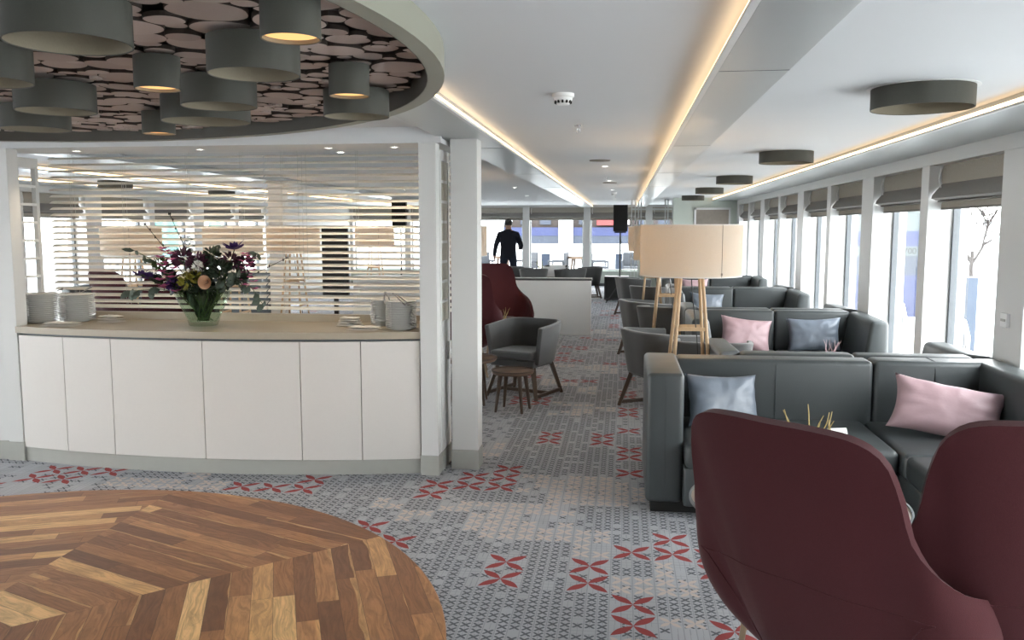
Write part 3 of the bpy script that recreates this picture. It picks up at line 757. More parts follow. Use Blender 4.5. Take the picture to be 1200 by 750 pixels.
# ================================================================== SOFAS
def seamline(e, pts, r=.0022): b = MB(); b.tube(pts, r, 6); b.build('seam', MT['leather'], e)
def cushion(b, x0, x1, y0, y1, z0, z1, bev=.035): b.box(x0, x1, y0, y1, z0, z1, bev=bev, seg=4)
def small_sofa():          # local: faces -y, back plane y=0, x in [0, 1.72]
    W = 1.70
    e = empty('sofa', cat='sofa')
    b = MB(); b.box(.03, W-.03, -.72, .16, 0, .07); b.build('plinth', MT['plinthdark'], e)
    b = MB(); cushion(b, .2, W-.2, -.78, 0, .07, .30, .02); b.build('seat_base', MT['leather'], e, smooth=40)
    for i in range(2):
        b = MB(); m = (.2+W-.2)/2; x0, x1 = ((.2, m) if i == 0 else (m, W-.2)); cushion(b, x0+.003, x1-.003, -.80, -.02, .30, .43, .035); b.build('seat_cushion', MT['leather'], e, smooth=40)
    for i in range(2):
        x0, x1 = ((.14, W/2) if i == 0 else (W/2, W-.14)); b = MB(); cushion(b, x0+.002, x1-.002, 0, .17, .30, .80, .03); o = b.build('backrest', MT['leather'], e, smooth=40)
    b = MB(); b.box(.03, W-.03, .02, .175, .07, .32, bev=.01); b.build('back_base', MT['leather'], e, smooth=40)
    for s in (0, 1):       # wedge arm: inner face slopes inwards towards the seat, top falls to the front
        b = MB(); f = (lambda x: x) if s == 0 else (lambda x: W-x)
        c = bmesh.new()
        P = [(0, -.78, .07), (.27, -.78, .07), (.27, .0, .07), (0, .16, .07), (0, -.74, .785), (.15, -.74, .785), (.16, .02, .80), (0, .16, .80)]
        vs = [c.verts.new((f(x), y, z)) for x, y, z in P]
        for q in ((0, 1, 2, 3), (4, 5, 6, 7), (0, 1, 5, 4), (1, 2, 6, 5), (2, 3, 7, 6), (3, 0, 4, 7)): c.faces.new([vs[i] for i in q])
        bmesh.ops.recalc_face_normals(c, faces=c.faces[:])
        bmesh.ops.bevel(c, geom=c.edges[:], offset=.035, segments=4, profile=.5, affect='EDGES', clamp_overlap=True)
        b.join(c); b.build('armrest', MT['leather'], e, smooth=40)
    return e
ss = small_sofa(); first = True
S = [(8.60, 0, 'grey leather sofa facing the camera in the second row, with pink and blue-grey cushions'), (11.80, 0, 'grey leather sofa facing the camera in the third row, one blue-grey cushion'),
     (15.0, 0, 'farthest grey leather sofa facing the camera, pink cushion behind the lamp'),
     (5.80, 1, 'grey leather sofa back to back behind the big corner sofa'), (8.98, 1, 'grey leather sofa back to back behind the second-row sofa'), (12.18, 1, 'grey leather sofa back to back behind the third-row sofa')]
for (y, bk, lab) in S:
    if not bk: place(ss, first, (.62, y, 0), 0, lab)
    else: place(ss, first, (2.32, y, 0), PI, lab)
    first = False
for i, y in enumerate((8.6, 11.8, 15.0)): place(ss, False, (mx(2.32), y, 0), 0, 'grey leather sofa by the far left windows seen through the blind, ' + ['nearest', 'middle', 'farthest'][i])

# big corner sofa in front
e = empty('corner_sofa', (.14, 5.42, 0), label='large dark grey leather corner sofa in the right foreground', cat='sofa')
b = MB(); b.box(.03, 2.12, -.60, .15, 0, .07); b.box(1.36, 2.12, -2.5, -.55, 0, .07); b.build('plinth', MT['plinthdark'], e)
b = MB(); b.box(0, .205, -.645, .19, .065, .80, bev=.028, seg=4); b.build('armrest', MT['leather'], e, smooth=40)
b = MB(); b.box(.205, 1.33, -.72, .02, .07, .29, bev=.015, seg=3); b.build('seat_base', MT['leather'], e, smooth=40)
b = MB(); b.box(.21, 1.325, -.74, .02, .285, .425, bev=.035, seg=4); b.build('seat_cushion', MT['leather'], e, smooth=40)
b = MB(); b.box(1.335, 1.99, -2.6, .02, .07, .29, bev=.015, seg=3); b.build('seat_base', MT['leather'], e, smooth=40)
b = MB(); b.box(1.33, 1.99, -.80, .02, .285, .425, bev=.035, seg=4); b.build('seat_cushion', MT['leather'], e, smooth=40)
b = MB(); b.box(1.33, 1.99, -2.62, -.805, .285, .425, bev=.035, seg=4); b.build('seat_cushion', MT['leather'], e, smooth=40)
b = MB(); b.box(.195, 1.375, -.02, .185, .30, .795, bev=.03, seg=4); b.build('backrest', MT['leather'], e, smooth=40)
b = MB(); b.box(1.38, 2.02, -.02, .185, .30, .80, bev=.03, seg=4); b.build('backrest', MT['leather'], e, smooth=40)
b = MB(); b.box(1.98, 2.15, -1.25, .185, .28, .80, bev=.03, seg=4); b.build('backrest', MT['leather'], e, smooth=40)
b = MB(); b.box(1.98, 2.15, -2.62, -1.255, .28, .80, bev=.03, seg=4); b.build('backrest', MT['leather'], e, smooth=40)
b = MB(); b.box(.03, 2.14, .05, .18, .07, .32, bev=.01); b.build('back_base', MT['leather'], e)
seamline(e, [(.80, -.0225, .33), (.80, -.0235, .55), (.80, -.022, .76), (.80, .005, .795), (.80, .15, .7965)]); seamline(e, [(1.73, -.0225, .45), (1.73, -.022, .76), (1.73, .005, .80), (1.73, .15, .8015)])
seamline(e, [(.105, -.646, .10), (.105, -.647, .77)], .0015)

# cushions
def pillow(name, W, H, T, mat, seed):
    b = MB(); n = 22
    def f(sg):
        def g(u, v):
            a, c = 2*u-1, 2*v-1
            e1 = (1-abs(a)**3.2)*(1-abs(c)**3.2); e1 = max(e1, 0)**.55
            pinch = 1-.11*(1-abs(a)**2)*abs(c)**3; pin2 = 1-.11*(1-abs(c)**2)*abs(a)**3
            w = .008*noise.noise(Vector((a*3+seed, c*2, sg)))*e1 + .006*noise.noise(Vector((a*9, c*3+seed, sg)))*e1
            rad = .007*math.sin(11*math.atan2(c, a)+seed)*min(1, (a*a+c*c))*e1
            return Vector((a*W/2*pin2, sg*(T/2*e1+.002)+w+rad, c*H/2*pinch))
        return g
    b.grid(f(-1), n, n); b.grid(f(1), n, n)
    bmesh.ops.remove_doubles(b.b, verts=b.b.verts[:], dist=.005)
    o = b.build(name, mat, smooth=180); return o
def put(o, loc, rot, lab):
    o.location = loc; o.rotation_euler = tuple(R(a) for a in rot)
    return tag(o, lab, 'cushion', 'sofa cushions')
put(pillow('cushion', .46, .32, .16, MT['bluegrey'], 1), (.60, 5.20, .575), (-22, 3, 18), 'blue-grey satin cushion leaning in the left corner of the big front sofa')
put(pillow('cushion', .60, .33, .16, MT['pink'], 2), (1.83, 5.08, .57), (-28, 9, -14), 'dusty pink cushion in the right corner of the big front sofa')
put(pillow('cushion', .50, .33, .15, MT['pink'], 3), (1.17, 8.42, .585), (-16, 7, 8), 'pink cushion on the second-row sofa beside a blue-grey one')
put(pillow('cushion', .50, .33, .15, MT['bluegrey'], 4), (1.80, 8.42, .59), (-12, -2, -3), 'blue-grey cushion on the second-row sofa beside a pink one')
put(pillow('cushion', .46, .33, .15, MT['bluegrey'], 5), (1.10, 11.6, .585), (-16, 4, 8), 'blue-grey cushion on the third-row sofa behind the lamp legs')
put(pillow('cushion', .46, .33, .15, MT['pink'], 6), (1.20, 14.8, .585), (-14, 0, 4), 'small pale pink cushion on the farthest sofa behind the lamp legs')

# ================================================================== FLOOR LAMPS
def floor_lamp():
    e = empty('floor_lamp', cat='floor lamp', group='wooden four-legged floor lamps')
    r, z0, z1 = .362, 1.262, 1.622
    b = MB(); b.lathe([(r, z0), (r, z1), (r-.003, z1), (r-.003, z0)], seg=72, close=True); o = b.build('lamp_shade', MT['shade'], e, smooth=40)
    b = MB(); b.box(-.0015, .0015, -r-.0015, -r+.001, z0, z1); b.box(-.006, .006, -r-.003, -r, z0+.012, z0+.03)
    s = b.build('shade_seam', MT['picture'], o); s.rotation_euler = (0, 0, R(27))
    b = MB()
    for z in (z0, z1): b.lathe([(r+.001, z-.004), (r+.001, z+.004), (r-.004, z+.004), (r-.004, z-.004)], seg=72, close=True)
    b.build('shade_rim', MT['napkin'], o, smooth=40)
    for sx in (-1, 1):
        for sy in (-1, 1):
            b = MB(); b.tube([(sx*.07, sy*.06, 1.34), (sx*.125, sy*.13, .62), (sx*.172, sy*.20, 0)], [.012, .014, .010], 8); b.build('leg', MT['oak'], e, smooth=40)
    for sy in (-1, 1):
        b = MB(); b.bar((-.105, sy*.105, .88), (.105, sy*.105, .88), .018, .024); b.build('crossbar', MT['oak'], e)
    for sx in (-1, 1):
        b = MB(); b.bar((sx*.13, -.14, .55), (sx*.13, .14, .55), .018, .024); b.build('crossbar', MT['oak'], e)
    b = MB(); b.box(-.09, .09, -.08, .08, 1.32, 1.345); b.build('top_plate', MT['oak'], e, bevel=.003)
    b = MB(); b.tube([(0, 0, 1.33), (.02, .0, 1.1), (.06, .02, .8), (.10, .06, .3), (.12, .1, .005)], .004, 6); b.build('cable', MT['black'], e)
    b = MB()
    for a in range(3):
        b.tube([(0, 0, 1.55), (r*math.cos(a*2.094), r*math.sin(a*2.094), 1.605)], .003, 6)
    b.tube([(0, 0, 1.345), (0, 0, 1.55)], .006, 6); b.build('shade_carrier', MT['steel'], e)
    b = MB(); b.lathe([(0, 1.47), (.03, 1.45), (.038, 1.42), (.03, 1.385), (.014, 1.36), (0, 1.36)], (.03, 0, 0), 16); b.build('bulb', MT['bulb'], e, smooth=60)
    return e
fl = floor_lamp()
LP = [(.482, 6.34, 4, 'tall floor lamp with wide cream drum shade behind the big front sofa'), (.47, 9.42, 0, 'second wooden floor lamp, its shade half hidden by the nearest one'), (.43, 13.0, 0, 'farthest floor lamp on the aisle, its shade beside the black loudspeaker'),
      (-2.03, 10.5, 0, 'floor lamp beside the burgundy chairs half hidden by the white column'),
      (-6.15, 10.2, 0, 'floor lamp at the far left seen through the blind'), (-4.85, 10.3, 0, 'floor lamp behind the bouquet seen through the blind'), (-4.5, 11.4, 0, 'floor lamp right of the bouquet seen through the blind'), (-4.55, 15.5, 0, 'far floor lamp seen through the right blind')]
for i, (x, y, a, lab) in enumerate(LP):
    place(fl, i == 0, (x, y, 0), R(a), lab)
    light('lamp_glow', 'POINT', (x, y, 1.45), 9, (1, .66, .34), .05)

# ================================================================== TUB CHAIRS
def interp(tab, s):
    for a, b in zip(tab, tab[1:]):
        if s <= b[0]:
            t = (s-a[0])/(b[0]-a[0]); t = t*t*(3-2*t) if len(tab) < 5 else t
            return [p+(q-p)*t for p, q in zip(a[1:], b[1:])]
    return list(tab[-1][1:])
def crom(tab, s):        # Catmull-Rom through (s, x, y, z)
    n = len(tab); i = 0
    while i < n-2 and s > tab[i+1][0]: i += 1
    p1, p2 = tab[i], tab[i+1]; h = p2[0]-p1[0]; t = (s-p1[0])/h
    p0 = tab[i-1] if i > 0 else None; p3 = tab[i+2] if i+2 < n else None
    out = []
    for q in range(1, len(p1)):
        m1 = ((p2[q]-p0[q])/(p2[0]-p0[0])*h) if p0 else ((0 if q != 1 else (p2[q]-p1[q])))
        m2 = ((p3[q]-p1[q])/(p3[0]-p1[0])*h) if p3 else (p2[q]-p1[q])
        out.append((2*t**3-3*t**2+1)*p1[q]+(t**3-2*t**2+t)*m1+(-2*t**3+3*t**2)*p2[q]+(t**3-t**2)*m2)
    return out
def shell(rim, base, zfrac, thick, nu=40, nv=14, ctrl=.7, czf=.35, bulge=0):
    b = MB()
    def f(u, v):
        s = abs(2*u-1); sg = -1 if u < .5 else 1
        rx, ry, rz = crom(rim, s); bx, by, bz = crom(base, s)
        ct = ctrl+bulge*max(0, min(1, (s-.48)/.16)); cx_, cy_, cz_ = bx+(rx-bx)*ct, by+(ry-by)*min(ct, 1), bz+(rz-bz)*czf
        q = lambda a, c, d: (1-v)**2*a+2*v*(1-v)*c+v*v*d
        return Vector((sg*q(bx, cx_, rx), q(by, cy_, ry), q(bz, cz_, rz)))
    b.grid(f, nu, nv)
    bmesh.ops.remove_doubles(b.b, verts=b.b.verts[:], dist=1e-5)
    # thicken inwards by hand
    bm = b.b; bm.normal_update()
    cen = Vector((0, 0, 0))
    vs = list(bm.verts); fs = list(bm.faces); nm = {}
    for v in vs:
        nrm = v.normal.copy()
        if nrm.dot(Vector((v.co.x, v.co.y, 0))) < 0: nrm.negate()
        nm[v] = bm.verts.new(v.co - nrm*thick)
    bed = [ed for ed in bm.edges if len(ed.link_faces) == 1]
    for f_ in fs: bm.faces.new([nm[v] for v in reversed(f_.verts)])
    for ed in bed:
        a, c = ed.verts
        try: bm.faces.new([a, c, nm[c], nm[a]])
        except ValueError: pass
    return b
def finish_shell(o, lvl=1):
    m = o.modifiers.new('Bevel', 'BEVEL'); m.width = .012; m.segments = 3; m.limit_method = 'ANGLE'; m.angle_limit = R(50)
def tub():
    e = empty('tub_chair', cat='armchair', group='grey tub chairs')
    rim = [(0, 0, -.30, .71), (.25, .20, -.285, .71), (.45, .30, -.19, .705), (.7, .325, .0, .69), (1, .315, .24, .675)]
    base = [(0, 0, -.235, .32), (.25, .16, -.225, .32), (.45, .24, -.15, .32), (.7, .262, .0, .32), (1, .262, .22, .32)]
    o = shell(rim, base, .3, .045, 44, 8, .5, .5).build('backrest', MT['tub'], e, smooth=60); finish_shell(o)
    b = MB(); b.prism([(-.235, .26), (-.235, -.12), (-.15, -.20), (.15, -.20), (.235, -.12), (.235, .26)], .30, .37); b.build('seat_apron', MT['tub'], e, bevel=.01)
    b = MB(); b.prism([(-.222, .285), (-.215, -.1), (-.13, -.17), (.13, -.17), (.215, -.1), (.222, .285)], .37, .45); b.build('seat_cushion', MT['tub'], e, bevel=.02, bseg=3)
    L = {}
    for sx in (-1, 1):
        for sy in (-1, 1):
            p0 = (sx*.19, .19 if sy > 0 else -.17, .31); p1 = (sx*.27, .27 if sy > 0 else -.25, 0)
            b = MB(); b.bar(p0, p1, .045, .035, .028, .028); b.build('leg', MT['walnut'], e); L[sx, sy] = p1
    for sx in (-1, 1):
        b = MB(); b.bar((sx*.262, .26, .035), (sx*.262, -.24, .035), .022, .03); b.build('stretcher', MT['walnut'], e)
    b = MB(); b.bar((-.255, 0, .035), (.255, 0, .035), .022, .03); b.build('stretcher', MT['walnut'], e)
    return e
tb = tub(); first = True
TUBS = [(.33, 7.66, -60, 'grey tub chair on the aisle beside the nearest floor lamp'), (.72, 7.05, -8, 'grey tub chair directly behind the nearest lamp legs'),
        (.28, 10.8, -70, 'grey tub chair in the second bay, its rim left of the lamp leg'), (.50, 10.1, -20, 'grey tub chair in the second bay, nearer of that pair'),
        (.45, 13.55, -40, 'grey tub chair in the third bay behind the second lamp'), (.18, 15.9, -70, 'farthest dark grey tub chair on the aisle next to the black box'),
        (-.93, 8.2, 157, 'grey tub chair in front of the burgundy chairs, left of the aisle'),
        (-3.0, 19.6, 20, 'brown-grey tub chair just left of the standing person'), (-2.42, 20.1, -60, 'tub chair with curved back behind the half-wall, left end'), (-1.6, 20.55, 175, 'tub chair behind the cards and flowers on the half-wall'), (-1.15, 19.2, 30, 'tub chair low behind the half-wall, right half'), (-.78, 20.0, 100, 'tub chair at the right end of the half-wall by the aisle'),
        (-1.98, 19.15, 10, 'tub chair behind the left half of the half-wall, low brown rim'),
        (mx(.33), 7.7, 60, 'grey tub chair left of centre seen through the blind'), (mx(.22), 11.1, 60, 'dark tub chair farther back seen through the blind')]
for (x, y, a, lab) in TUBS: place(tb, first, (x, y, 0), R(a), lab); first = False

# ================================================================== BURGUNDY HIGH-BACK CHAIRS
def highback(name='highback_chair'):
    e = empty(name, cat='armchair', group='burgundy high-back chairs')
    sx_ = .97
    rim = [(0, 0, -.40, 1.12), (.16, .13, -.395, 1.12), (.28, .225, -.375, 1.105), (.35, .275, -.345, 1.06), (.41, .298, -.315, .97), (.47, .312, -.28, .86), (.53, .345, -.235, .785), (.60, .385, -.165, .725), (.70, .41, -.06, .685), (.85, .41, .09, .62), (.95, .40, .19, .53), (1, .38, .215, .46)]
    base = [(0, 0, -.13, .30), (.28, .10, -.125, .30), (.44, .16, -.09, .30), (.60, .21, -.03, .30), (.8, .245, .08, .30), (1, .25, .17, .30)]
    o = shell(rim, base, .3, .03, 72, 20, .50, .38, .93).build('backrest', MT['redfelt'], e, smooth=60); finish_shell(o)
    def surf(u, v, off=.001):
        s = abs(2*u-1); sg = -1 if u < .5 else 1
        rx, ry, rz = crom(rim, s); bx, by, bz = crom(base, s); ct = .50+.93*max(0, min(1, (s-.48)/.16))
        cx_, cy_, cz_ = bx+(rx-bx)*ct, by+(ry-by)*min(ct, 1), bz+(rz-bz)*.38; q = lambda a, c, d: (1-v)**2*a+2*v*(1-v)*c+v*v*d
        p = Vector((sg*q(bx, cx_, rx), q(by, cy_, ry), q(bz, cz_, rz))); h = Vector((p.x, p.y, 0)).normalized(); return p+h*off
    def vat(u, z):
        lo, hi = 0.0, 1.0
        for _ in range(18):
            m_ = (lo+hi)/2
            if surf(u, m_).z < z: lo = m_
            else: hi = m_
        return lo
    b = MB(); b.tube([surf(u, vat(u, .655-.02*abs(2*u-1)/.55)) for u in [.5+.275*(i/16-1) for i in range(33)]], .0018, 6); b.build('seam', MT['redfelt'], e)
    for sg in (-1, 1):
        b = MB(); b.tube([surf(.5+sg*(.275-.045*(i/12)**.5), max(.02, vat(.5+sg*.275, .635)*(1-i/12))) for i in range(13)], .0018, 6); b.build('seam', MT['redfelt'], e)
    b = MB(); b.prism([(-.215, .23), (-.18, -.03), (-.11, -.10), (.11, -.10), (.18, -.03), (.215, .23), (.12, .29), (-.12, .29)], .29, .34); b.build('seat_base', MT['redfelt'], e, bevel=.012)
    b = MB(); b.prism([(-.25, .25), (-.21, -.03), (-.12, -.13), (.12, -.13), (.21, -.03), (.25, .25), (.13, .325), (-.13, .325)], .34, .44); b.build('seat_cushion', MT['redfelt'], e, bevel=.03, bseg=3)
    for sx in (-1, 1):
        for sy in (-1, 1):
            b = MB(); b.tube([(sx*.17, .17 if sy > 0 else -.12, .30), (sx*.25, .27 if sy > 0 else -.26, 0)], [.022, .012], 10); b.build('leg', MT['greyoak'], e, smooth=40)
    return e
hb = highback()
HB = [(.655, 2.54, -43, 'burgundy high-back chair in front of the round table, seen from behind', 1), (1.065, 2.42, -8, 'burgundy high-back chair cut by the bottom right corner', 1),
      (-1.72, 9.25, 10, 'nearer burgundy high-back chair beside the white column'), (-1.60, 11.15, 205, 'farther burgundy high-back chair showing its curved arm before the half-wall'),
      (mx(.9)+1.6, 8.7, 20, 'burgundy high-back chair right of the bouquet seen through the blind'), (mx(.9)+.7, 9.3, -20, 'burgundy high-back chair behind the bouquet seen through the blind')]
for i, h in enumerate(HB):
    o = place(hb, i == 0, (h[0], h[1], 0), R(h[2]), h[3]); o.scale = ((1.04, 1.04, .983), (.95, .95, 1.026))[i] if i < 2 else (1, 1, 1)

# ================================================================== TABLES
def round_table(name, r, z, top, leg, rl, nleg=3, a0=0.0, thick=.022):
    e = empty(name, cat='table')
    b = MB(); b.lathe([(0, z-thick), (r-.012, z-thick), (r, z-thick+.012), (r, z-.002), (r-.003, z), (0, z)], seg=56); b.build('tabletop', top, e, smooth=40)
    b = MB(); b.lathe([(r+.001, z-.006), (r+.004, z-.006), (r+.004, z+.007), (r-.004, z+.007), (r-.004, z+.0005), (r-.001, z-.0005)], seg=56, close=True); b.build('table_edge', MT['frame'] if top == MT['tabletop'] else leg, e, smooth=40)
    for i in range(nleg):
        a = a0+2*PI*i/nleg; b = MB(); b.tube([(rl*.72*math.cos(a), rl*.72*math.sin(a), z-thick), (rl*math.cos(a), rl*math.sin(a), 0)], [.021, .011], 10); b.build('leg', leg, e, smooth=40)
    return e
def settable(e, x, y, lab, grp=None):
    e.location = (x, y, 0); tag(e, lab); 
    if grp: e['group'] = grp
t0 = round_table('round_table', .425, .50, MT['tabletop'], MT['greyoak'], .34, 4, R(135)); settable(t0, .71, 3.50, 'round light oak table with dark rim between the burgundy chairs and big sofa')
t1 = copy_tree(t0); settable(t1, 1.68, 7.2, 'round table in the bay behind the big front sofa')
t2 = copy_tree(t0); settable(t2, 1.5, 10.4, 'round table in the second bay behind the second-row sofa')
t3 = round_table('low_table', .185, .36, MT['tabledark'], MT['walnut'], .17, 4, R(35), .03); settable(t3, -.95, 7.42, 'small low round brown table in front of the grey tub chair', 'low round side tables')
t4 = round_table('low_table', .26, .42, MT['tabledark'], MT['walnut'], .22, 4, R(50), .03); settable(t4, -1.40, 7.72, 'larger low brown table cut by the white column', 'low round side tables')
t5 = copy_tree(t4); settable(t5, -1.42, 10.2, 'low table between the two burgundy chairs, with a twig vase')
t6 = copy_tree(t0); settable(t6, -1.63, 19.85, 'round table hidden behind the half-wall')

def cardstand(x, y, z, rz, lab, s=1, ws=.07):
    b = MB(); w = ws*s; b.prism_x([(-.03*s, 0), (.03*s, 0), (.002, .05*s), (-.002, .05*s)], -w/2, w/2)
    o = b.build('table_card', MT['card']); o.location = (x, y, z); o.rotation_euler = (0, 0, rz); tag(o, lab, 'card')
def twigvase(x, y, z, lab, mat, sc=1, seed=0, pot=MT['card']):
    e = empty('table_plant', (x, y, z), label=lab, cat='plant')
    b = MB(); b.lathe([(0, 0), (.028, 0), (.034, .03), (.026, .055), (.022, .055), (.022, .045), (0, .045)], seg=20); b.build('pot', pot, e, smooth=40)
    rg = random.Random(seed); b = MB()
    for i in range(9):
        a = rg.random()*6.28; p = Vector((0, 0, .04)); pts = [p]
        for j in range(5):
            p = p+Vector((math.cos(a)*.012, math.sin(a)*.012, .022))*rg.uniform(.6, 1.2); a += rg.uniform(-.9, .9); pts.append(p)
        b.tube(pts, [.0025, .002, .002, .0015, .0012, .0008], 5)
    b.build('twigs', mat, e)
    e.scale = (sc, sc, sc); return e
twigvase(.80, 3.66, .50, 'dried twig arrangement in a small pot on the front round table', MT['straw'], 2.25, 3, MT['straw'])
cardstand(.91, 3.74, .50, .2, 'small white card on the front round table beside dried twigs', 5.1, .016)
twigvase(1.64, 7.05, .50, 'pink flower in a small pot on the table behind the big front sofa', MT['pink'], 1.5, 5, MT['pink'])
cardstand(1.875, 7.05, .50, 0, 'left white table card behind the right end of the big sofa', 2.1, .04); cardstand(1.965, 7.12, .50, 0, 'right white table card near the windows behind the big sofa', 2.1, .038)
twigvase(-1.40, 10.15, .42, 'twig in a white vase between the burgundy chairs', MT['straw'], 1.5, 8)
twigvase(-1.88, 19.72, .50, 'small bright flower pot on the table behind the half-wall', MT['yellowgreen'], 2.6, 9)
for i, (dx, s) in enumerate(((.08, 4.4), (.28, 5.2))): cardstand(-1.78+dx, 19.75, .50, 0, 'white menu stand above the half-wall, ' + ('left' if i == 0 else 'right') + ' of two', s)

# white half wall with grey top, banquette end
b = MB(); b.box(-2.9, -.47, 12.86, 12.96, 0, .818, bev=.003); struct(b, 'wall_half', MT['white'])
b = MB(); b.box(-2.92, -.46, 12.855, 13.10, .82, .852, bev=.004); o = b.build('half_wall_ledge', MT['tub']); tag(o, kind='structure'); o.name = 'trim_halfwall'

# loudspeaker on stand and box
e = empty('speaker_stand', (-.07, 18.3, 0), label='thin black loudspeaker stand at the end of the aisle', cat='speaker stand')
b = MB(); b.tube([(0, 0, .05), (0, 0, 1.52)], .017, 10); b.build('pole', MT['black'], e, smooth=40)
b = MB(); b.box(-.12, .12, -.02, .02, 1.50, 1.53); b.build('top_bracket', MT['black'], e)
for a in range(3):
    b = MB(); b.tube([(0, 0, .45), (.34*math.cos(a*2.094+.5), .34*math.sin(a*2.094+.5), .01)], .012, 8); b.build('leg', MT['black'], e)
b = MB(); b.tube([(0, -.02, 1.45), (.04, -.04, 1.2), (-.01, -.03, 1.0), (.03, -.03, .7)], .006, 6); b.build('cable', MT['black'], e)
def speaker(x, y, z, lab, w=.30, h=.55, d=.3, rz=0):
    e = empty('loudspeaker', (x, y, z), rz, lab, 'loudspeaker')
    b = MB(); b.prism([(-w/2, -d/2), (w/2, -d/2), (w*.33, d/2), (-w*.33, d/2)], 0, h); b.build('cabinet', MT['black'], e, bevel=.008)
    b = MB(); b.box(-w/2+.015, w/2-.015, -d/2-.006, -d/2-.001, .02, h-.02); b.build('grille', MT['dark'], e)
    b = MB(); b.box(w*.40, w*.52, -.05, .05, h*.45, h*.65); b.build('side_bracket', MT['black'], e)
speaker(-.07, 18.3, 1.531, 'black loudspeaker on the stand at the end of the aisle')
e = empty('subwoofer', (-.02, 18.9, 0), label='large black subwoofer box on the floor below the loudspeaker', cat='subwoofer')
e.location = (-.17, 19.3, 0)
b = MB(); b.box(-.24, .30, -.25, .25, .03, .54, bev=.01); b.build('cabinet', MT['black'], e)
b = MB(); b.box(-.21, .27, -.262, -.25, .07, .50); b.build('grille', MT['dark'], e)
for sx in (-.18, .24):
    for sy in (-.2, .2):
        b = MB(); b.box(sx-.02, sx+.02, sy-.02, sy+.02, 0, .03); b.build('foot', MT['black'], e)
# white rail screen before the bow windows
e = empty('rail_screen', (.65, 19.6, 0), label='white metal rail screen beside the pale end wall', cat='screen')
b = MB(); b.box(-.5, .44, -.02, .02, 2.0, 2.04); b.box(-.5, .44, -.02, .02, 1.62, 1.65); b.box(-.5, .44, -.02, .02, .9, .93); b.build('rail', MT['framew'], e)
for x in (-.48, -.40, -.33, -.27, .26, .32, .42):
    b = MB(); b.box(x-.012, x+.012, -.015, .015, 0, ZC-.002); b.build('upright', MT['framew'], e)
e = empty('white_cabinet', (.45, 20.3, 0), label='pale grey cabinet behind the lamps near the end of the aisle', cat='cabinet')
b = MB(); b.box(-.1, .9, -.2, .2, .06, 1.05, bev=.004); b.build('body', MT['wallgreen'], e)
b = MB(); b.box(-.08, .88, -.18, .18, 0, .06); b.build('plinth', MT['skirt'], e)

# thermostat on pillar
e = empty('card_holder', (XW-.001, 5.56, 1.0), label='small white wall card holder on the near window pillar', cat='wall fitting')
b = MB(); b.box(-.02, 0, -.045, .045, 0, .085); b.build('housing', MT['card'], e, bevel=.003)
b = MB(); b.box(-.024, -.02, -.03, .03, .035, .05); b.build('slot', MT['skirt'], e)
# things seen through the blind
e = empty('display_stand', (mx(-1.52)-.03, 13.0, 0), label='black upright display board seen through the right blind', cat='display board')
e.location = (-4.45, 13.0, 0)
b = MB(); b.box(-.21, .21, -.03, .03, .55, 1.60); b.build('board', MT['black'], e, bevel=.005)
b = MB(); b.box(-.03, .03, -.03, .03, 0, .55); b.box(-.2, .2, -.15, .15, 0, .03); b.build('foot', MT['black'], e)
e = empty('speaker_stand', (-4.5, 17.2, 0), label='loudspeaker stand seen through the right blind', cat='speaker stand')
b = MB(); b.tube([(0, 0, .02), (0, 0, 1.62)], .017, 8); b.build('pole', MT['black'], e)
b = MB(); b.lathe([(0, 0), (.2, 0), (.2, .02), (0, .02)], seg=20); b.build('base', MT['black'], e)
speaker(-4.5, 17.2, 1.62, 'black loudspeaker seen through the right blind')
e = empty('white_cabinet', (-4.5, 15.5, 0), label='low pale cabinet under the loudspeaker seen through the blind', cat='cabinet')
e.location = (-3.9, 14.2, 0); b = MB(); b.box(-.6, .6, -.2, .2, .05, .80, bev=.004); b.build('body', MT['white'], e)
b = MB(); b.box(-.58, .58, -.18, .18, 0, .05); b.build('plinth', MT['skirt'], e)
b = MB(); b.box(-5.1, -4.88, 12.0, 12.2, 0, ZC); struct(b, 'wall_port_column', MT['white'])
b = MB(); b.box(-4.5, -3.5, 19.5, 19.6, 0, ZC); struct(b, 'wall_port_bar', MT['beige'])

# ================================================================== TABLEWARE ON THE COUNTER
CT = .935
def plate():
    b = MB(); b.lathe([(0, .002), (.055, .002), (.06, 0), (.075, 0), (.08, .004), (.122, .014), (.125, .016), (.124, .018), (.08, .0075), (.07, .005), (0, .005)], seg=40)
    return b.build('plate', MT['china'], smooth=50)
pl = plate(); first = True
def stack(x, y, n, s, pitch, lab, grp):
    global first
    rg = random.Random(int(x*100))
    for i in range(n):
        if first: o = pl; first = False
        else: o = pl.copy(); col.objects.link(o)
        o.location = (x+rg.uniform(-.0015, .0015), y+rg.uniform(-.0015, .0015), CT+i*pitch); o.scale = (s, s, 1)
        tag(o, lab, 'plate', grp)
    return CT+(n-1)*pitch+.018
za = stack(-4.09, 5.61, 19, 1.0, .0105, 'white plate in the leftmost plate stack on the counter', 'plates in the leftmost stack')
zb_ = stack(-3.875, 5.70, 18, .95, .0105, 'white plate in the second stack from the left on the counter', 'plates in the second stack')
zc_ = stack(-1.45, 5.52, 17, .82, .0108, 'grey-white plate in the right front stack beside the post', 'plates in the right front stack')
zd_ = stack(-1.63, 5.73, 16, .70, .0108, 'white plate in the narrow stack behind the right front stack', 'plates in the right rear stack')
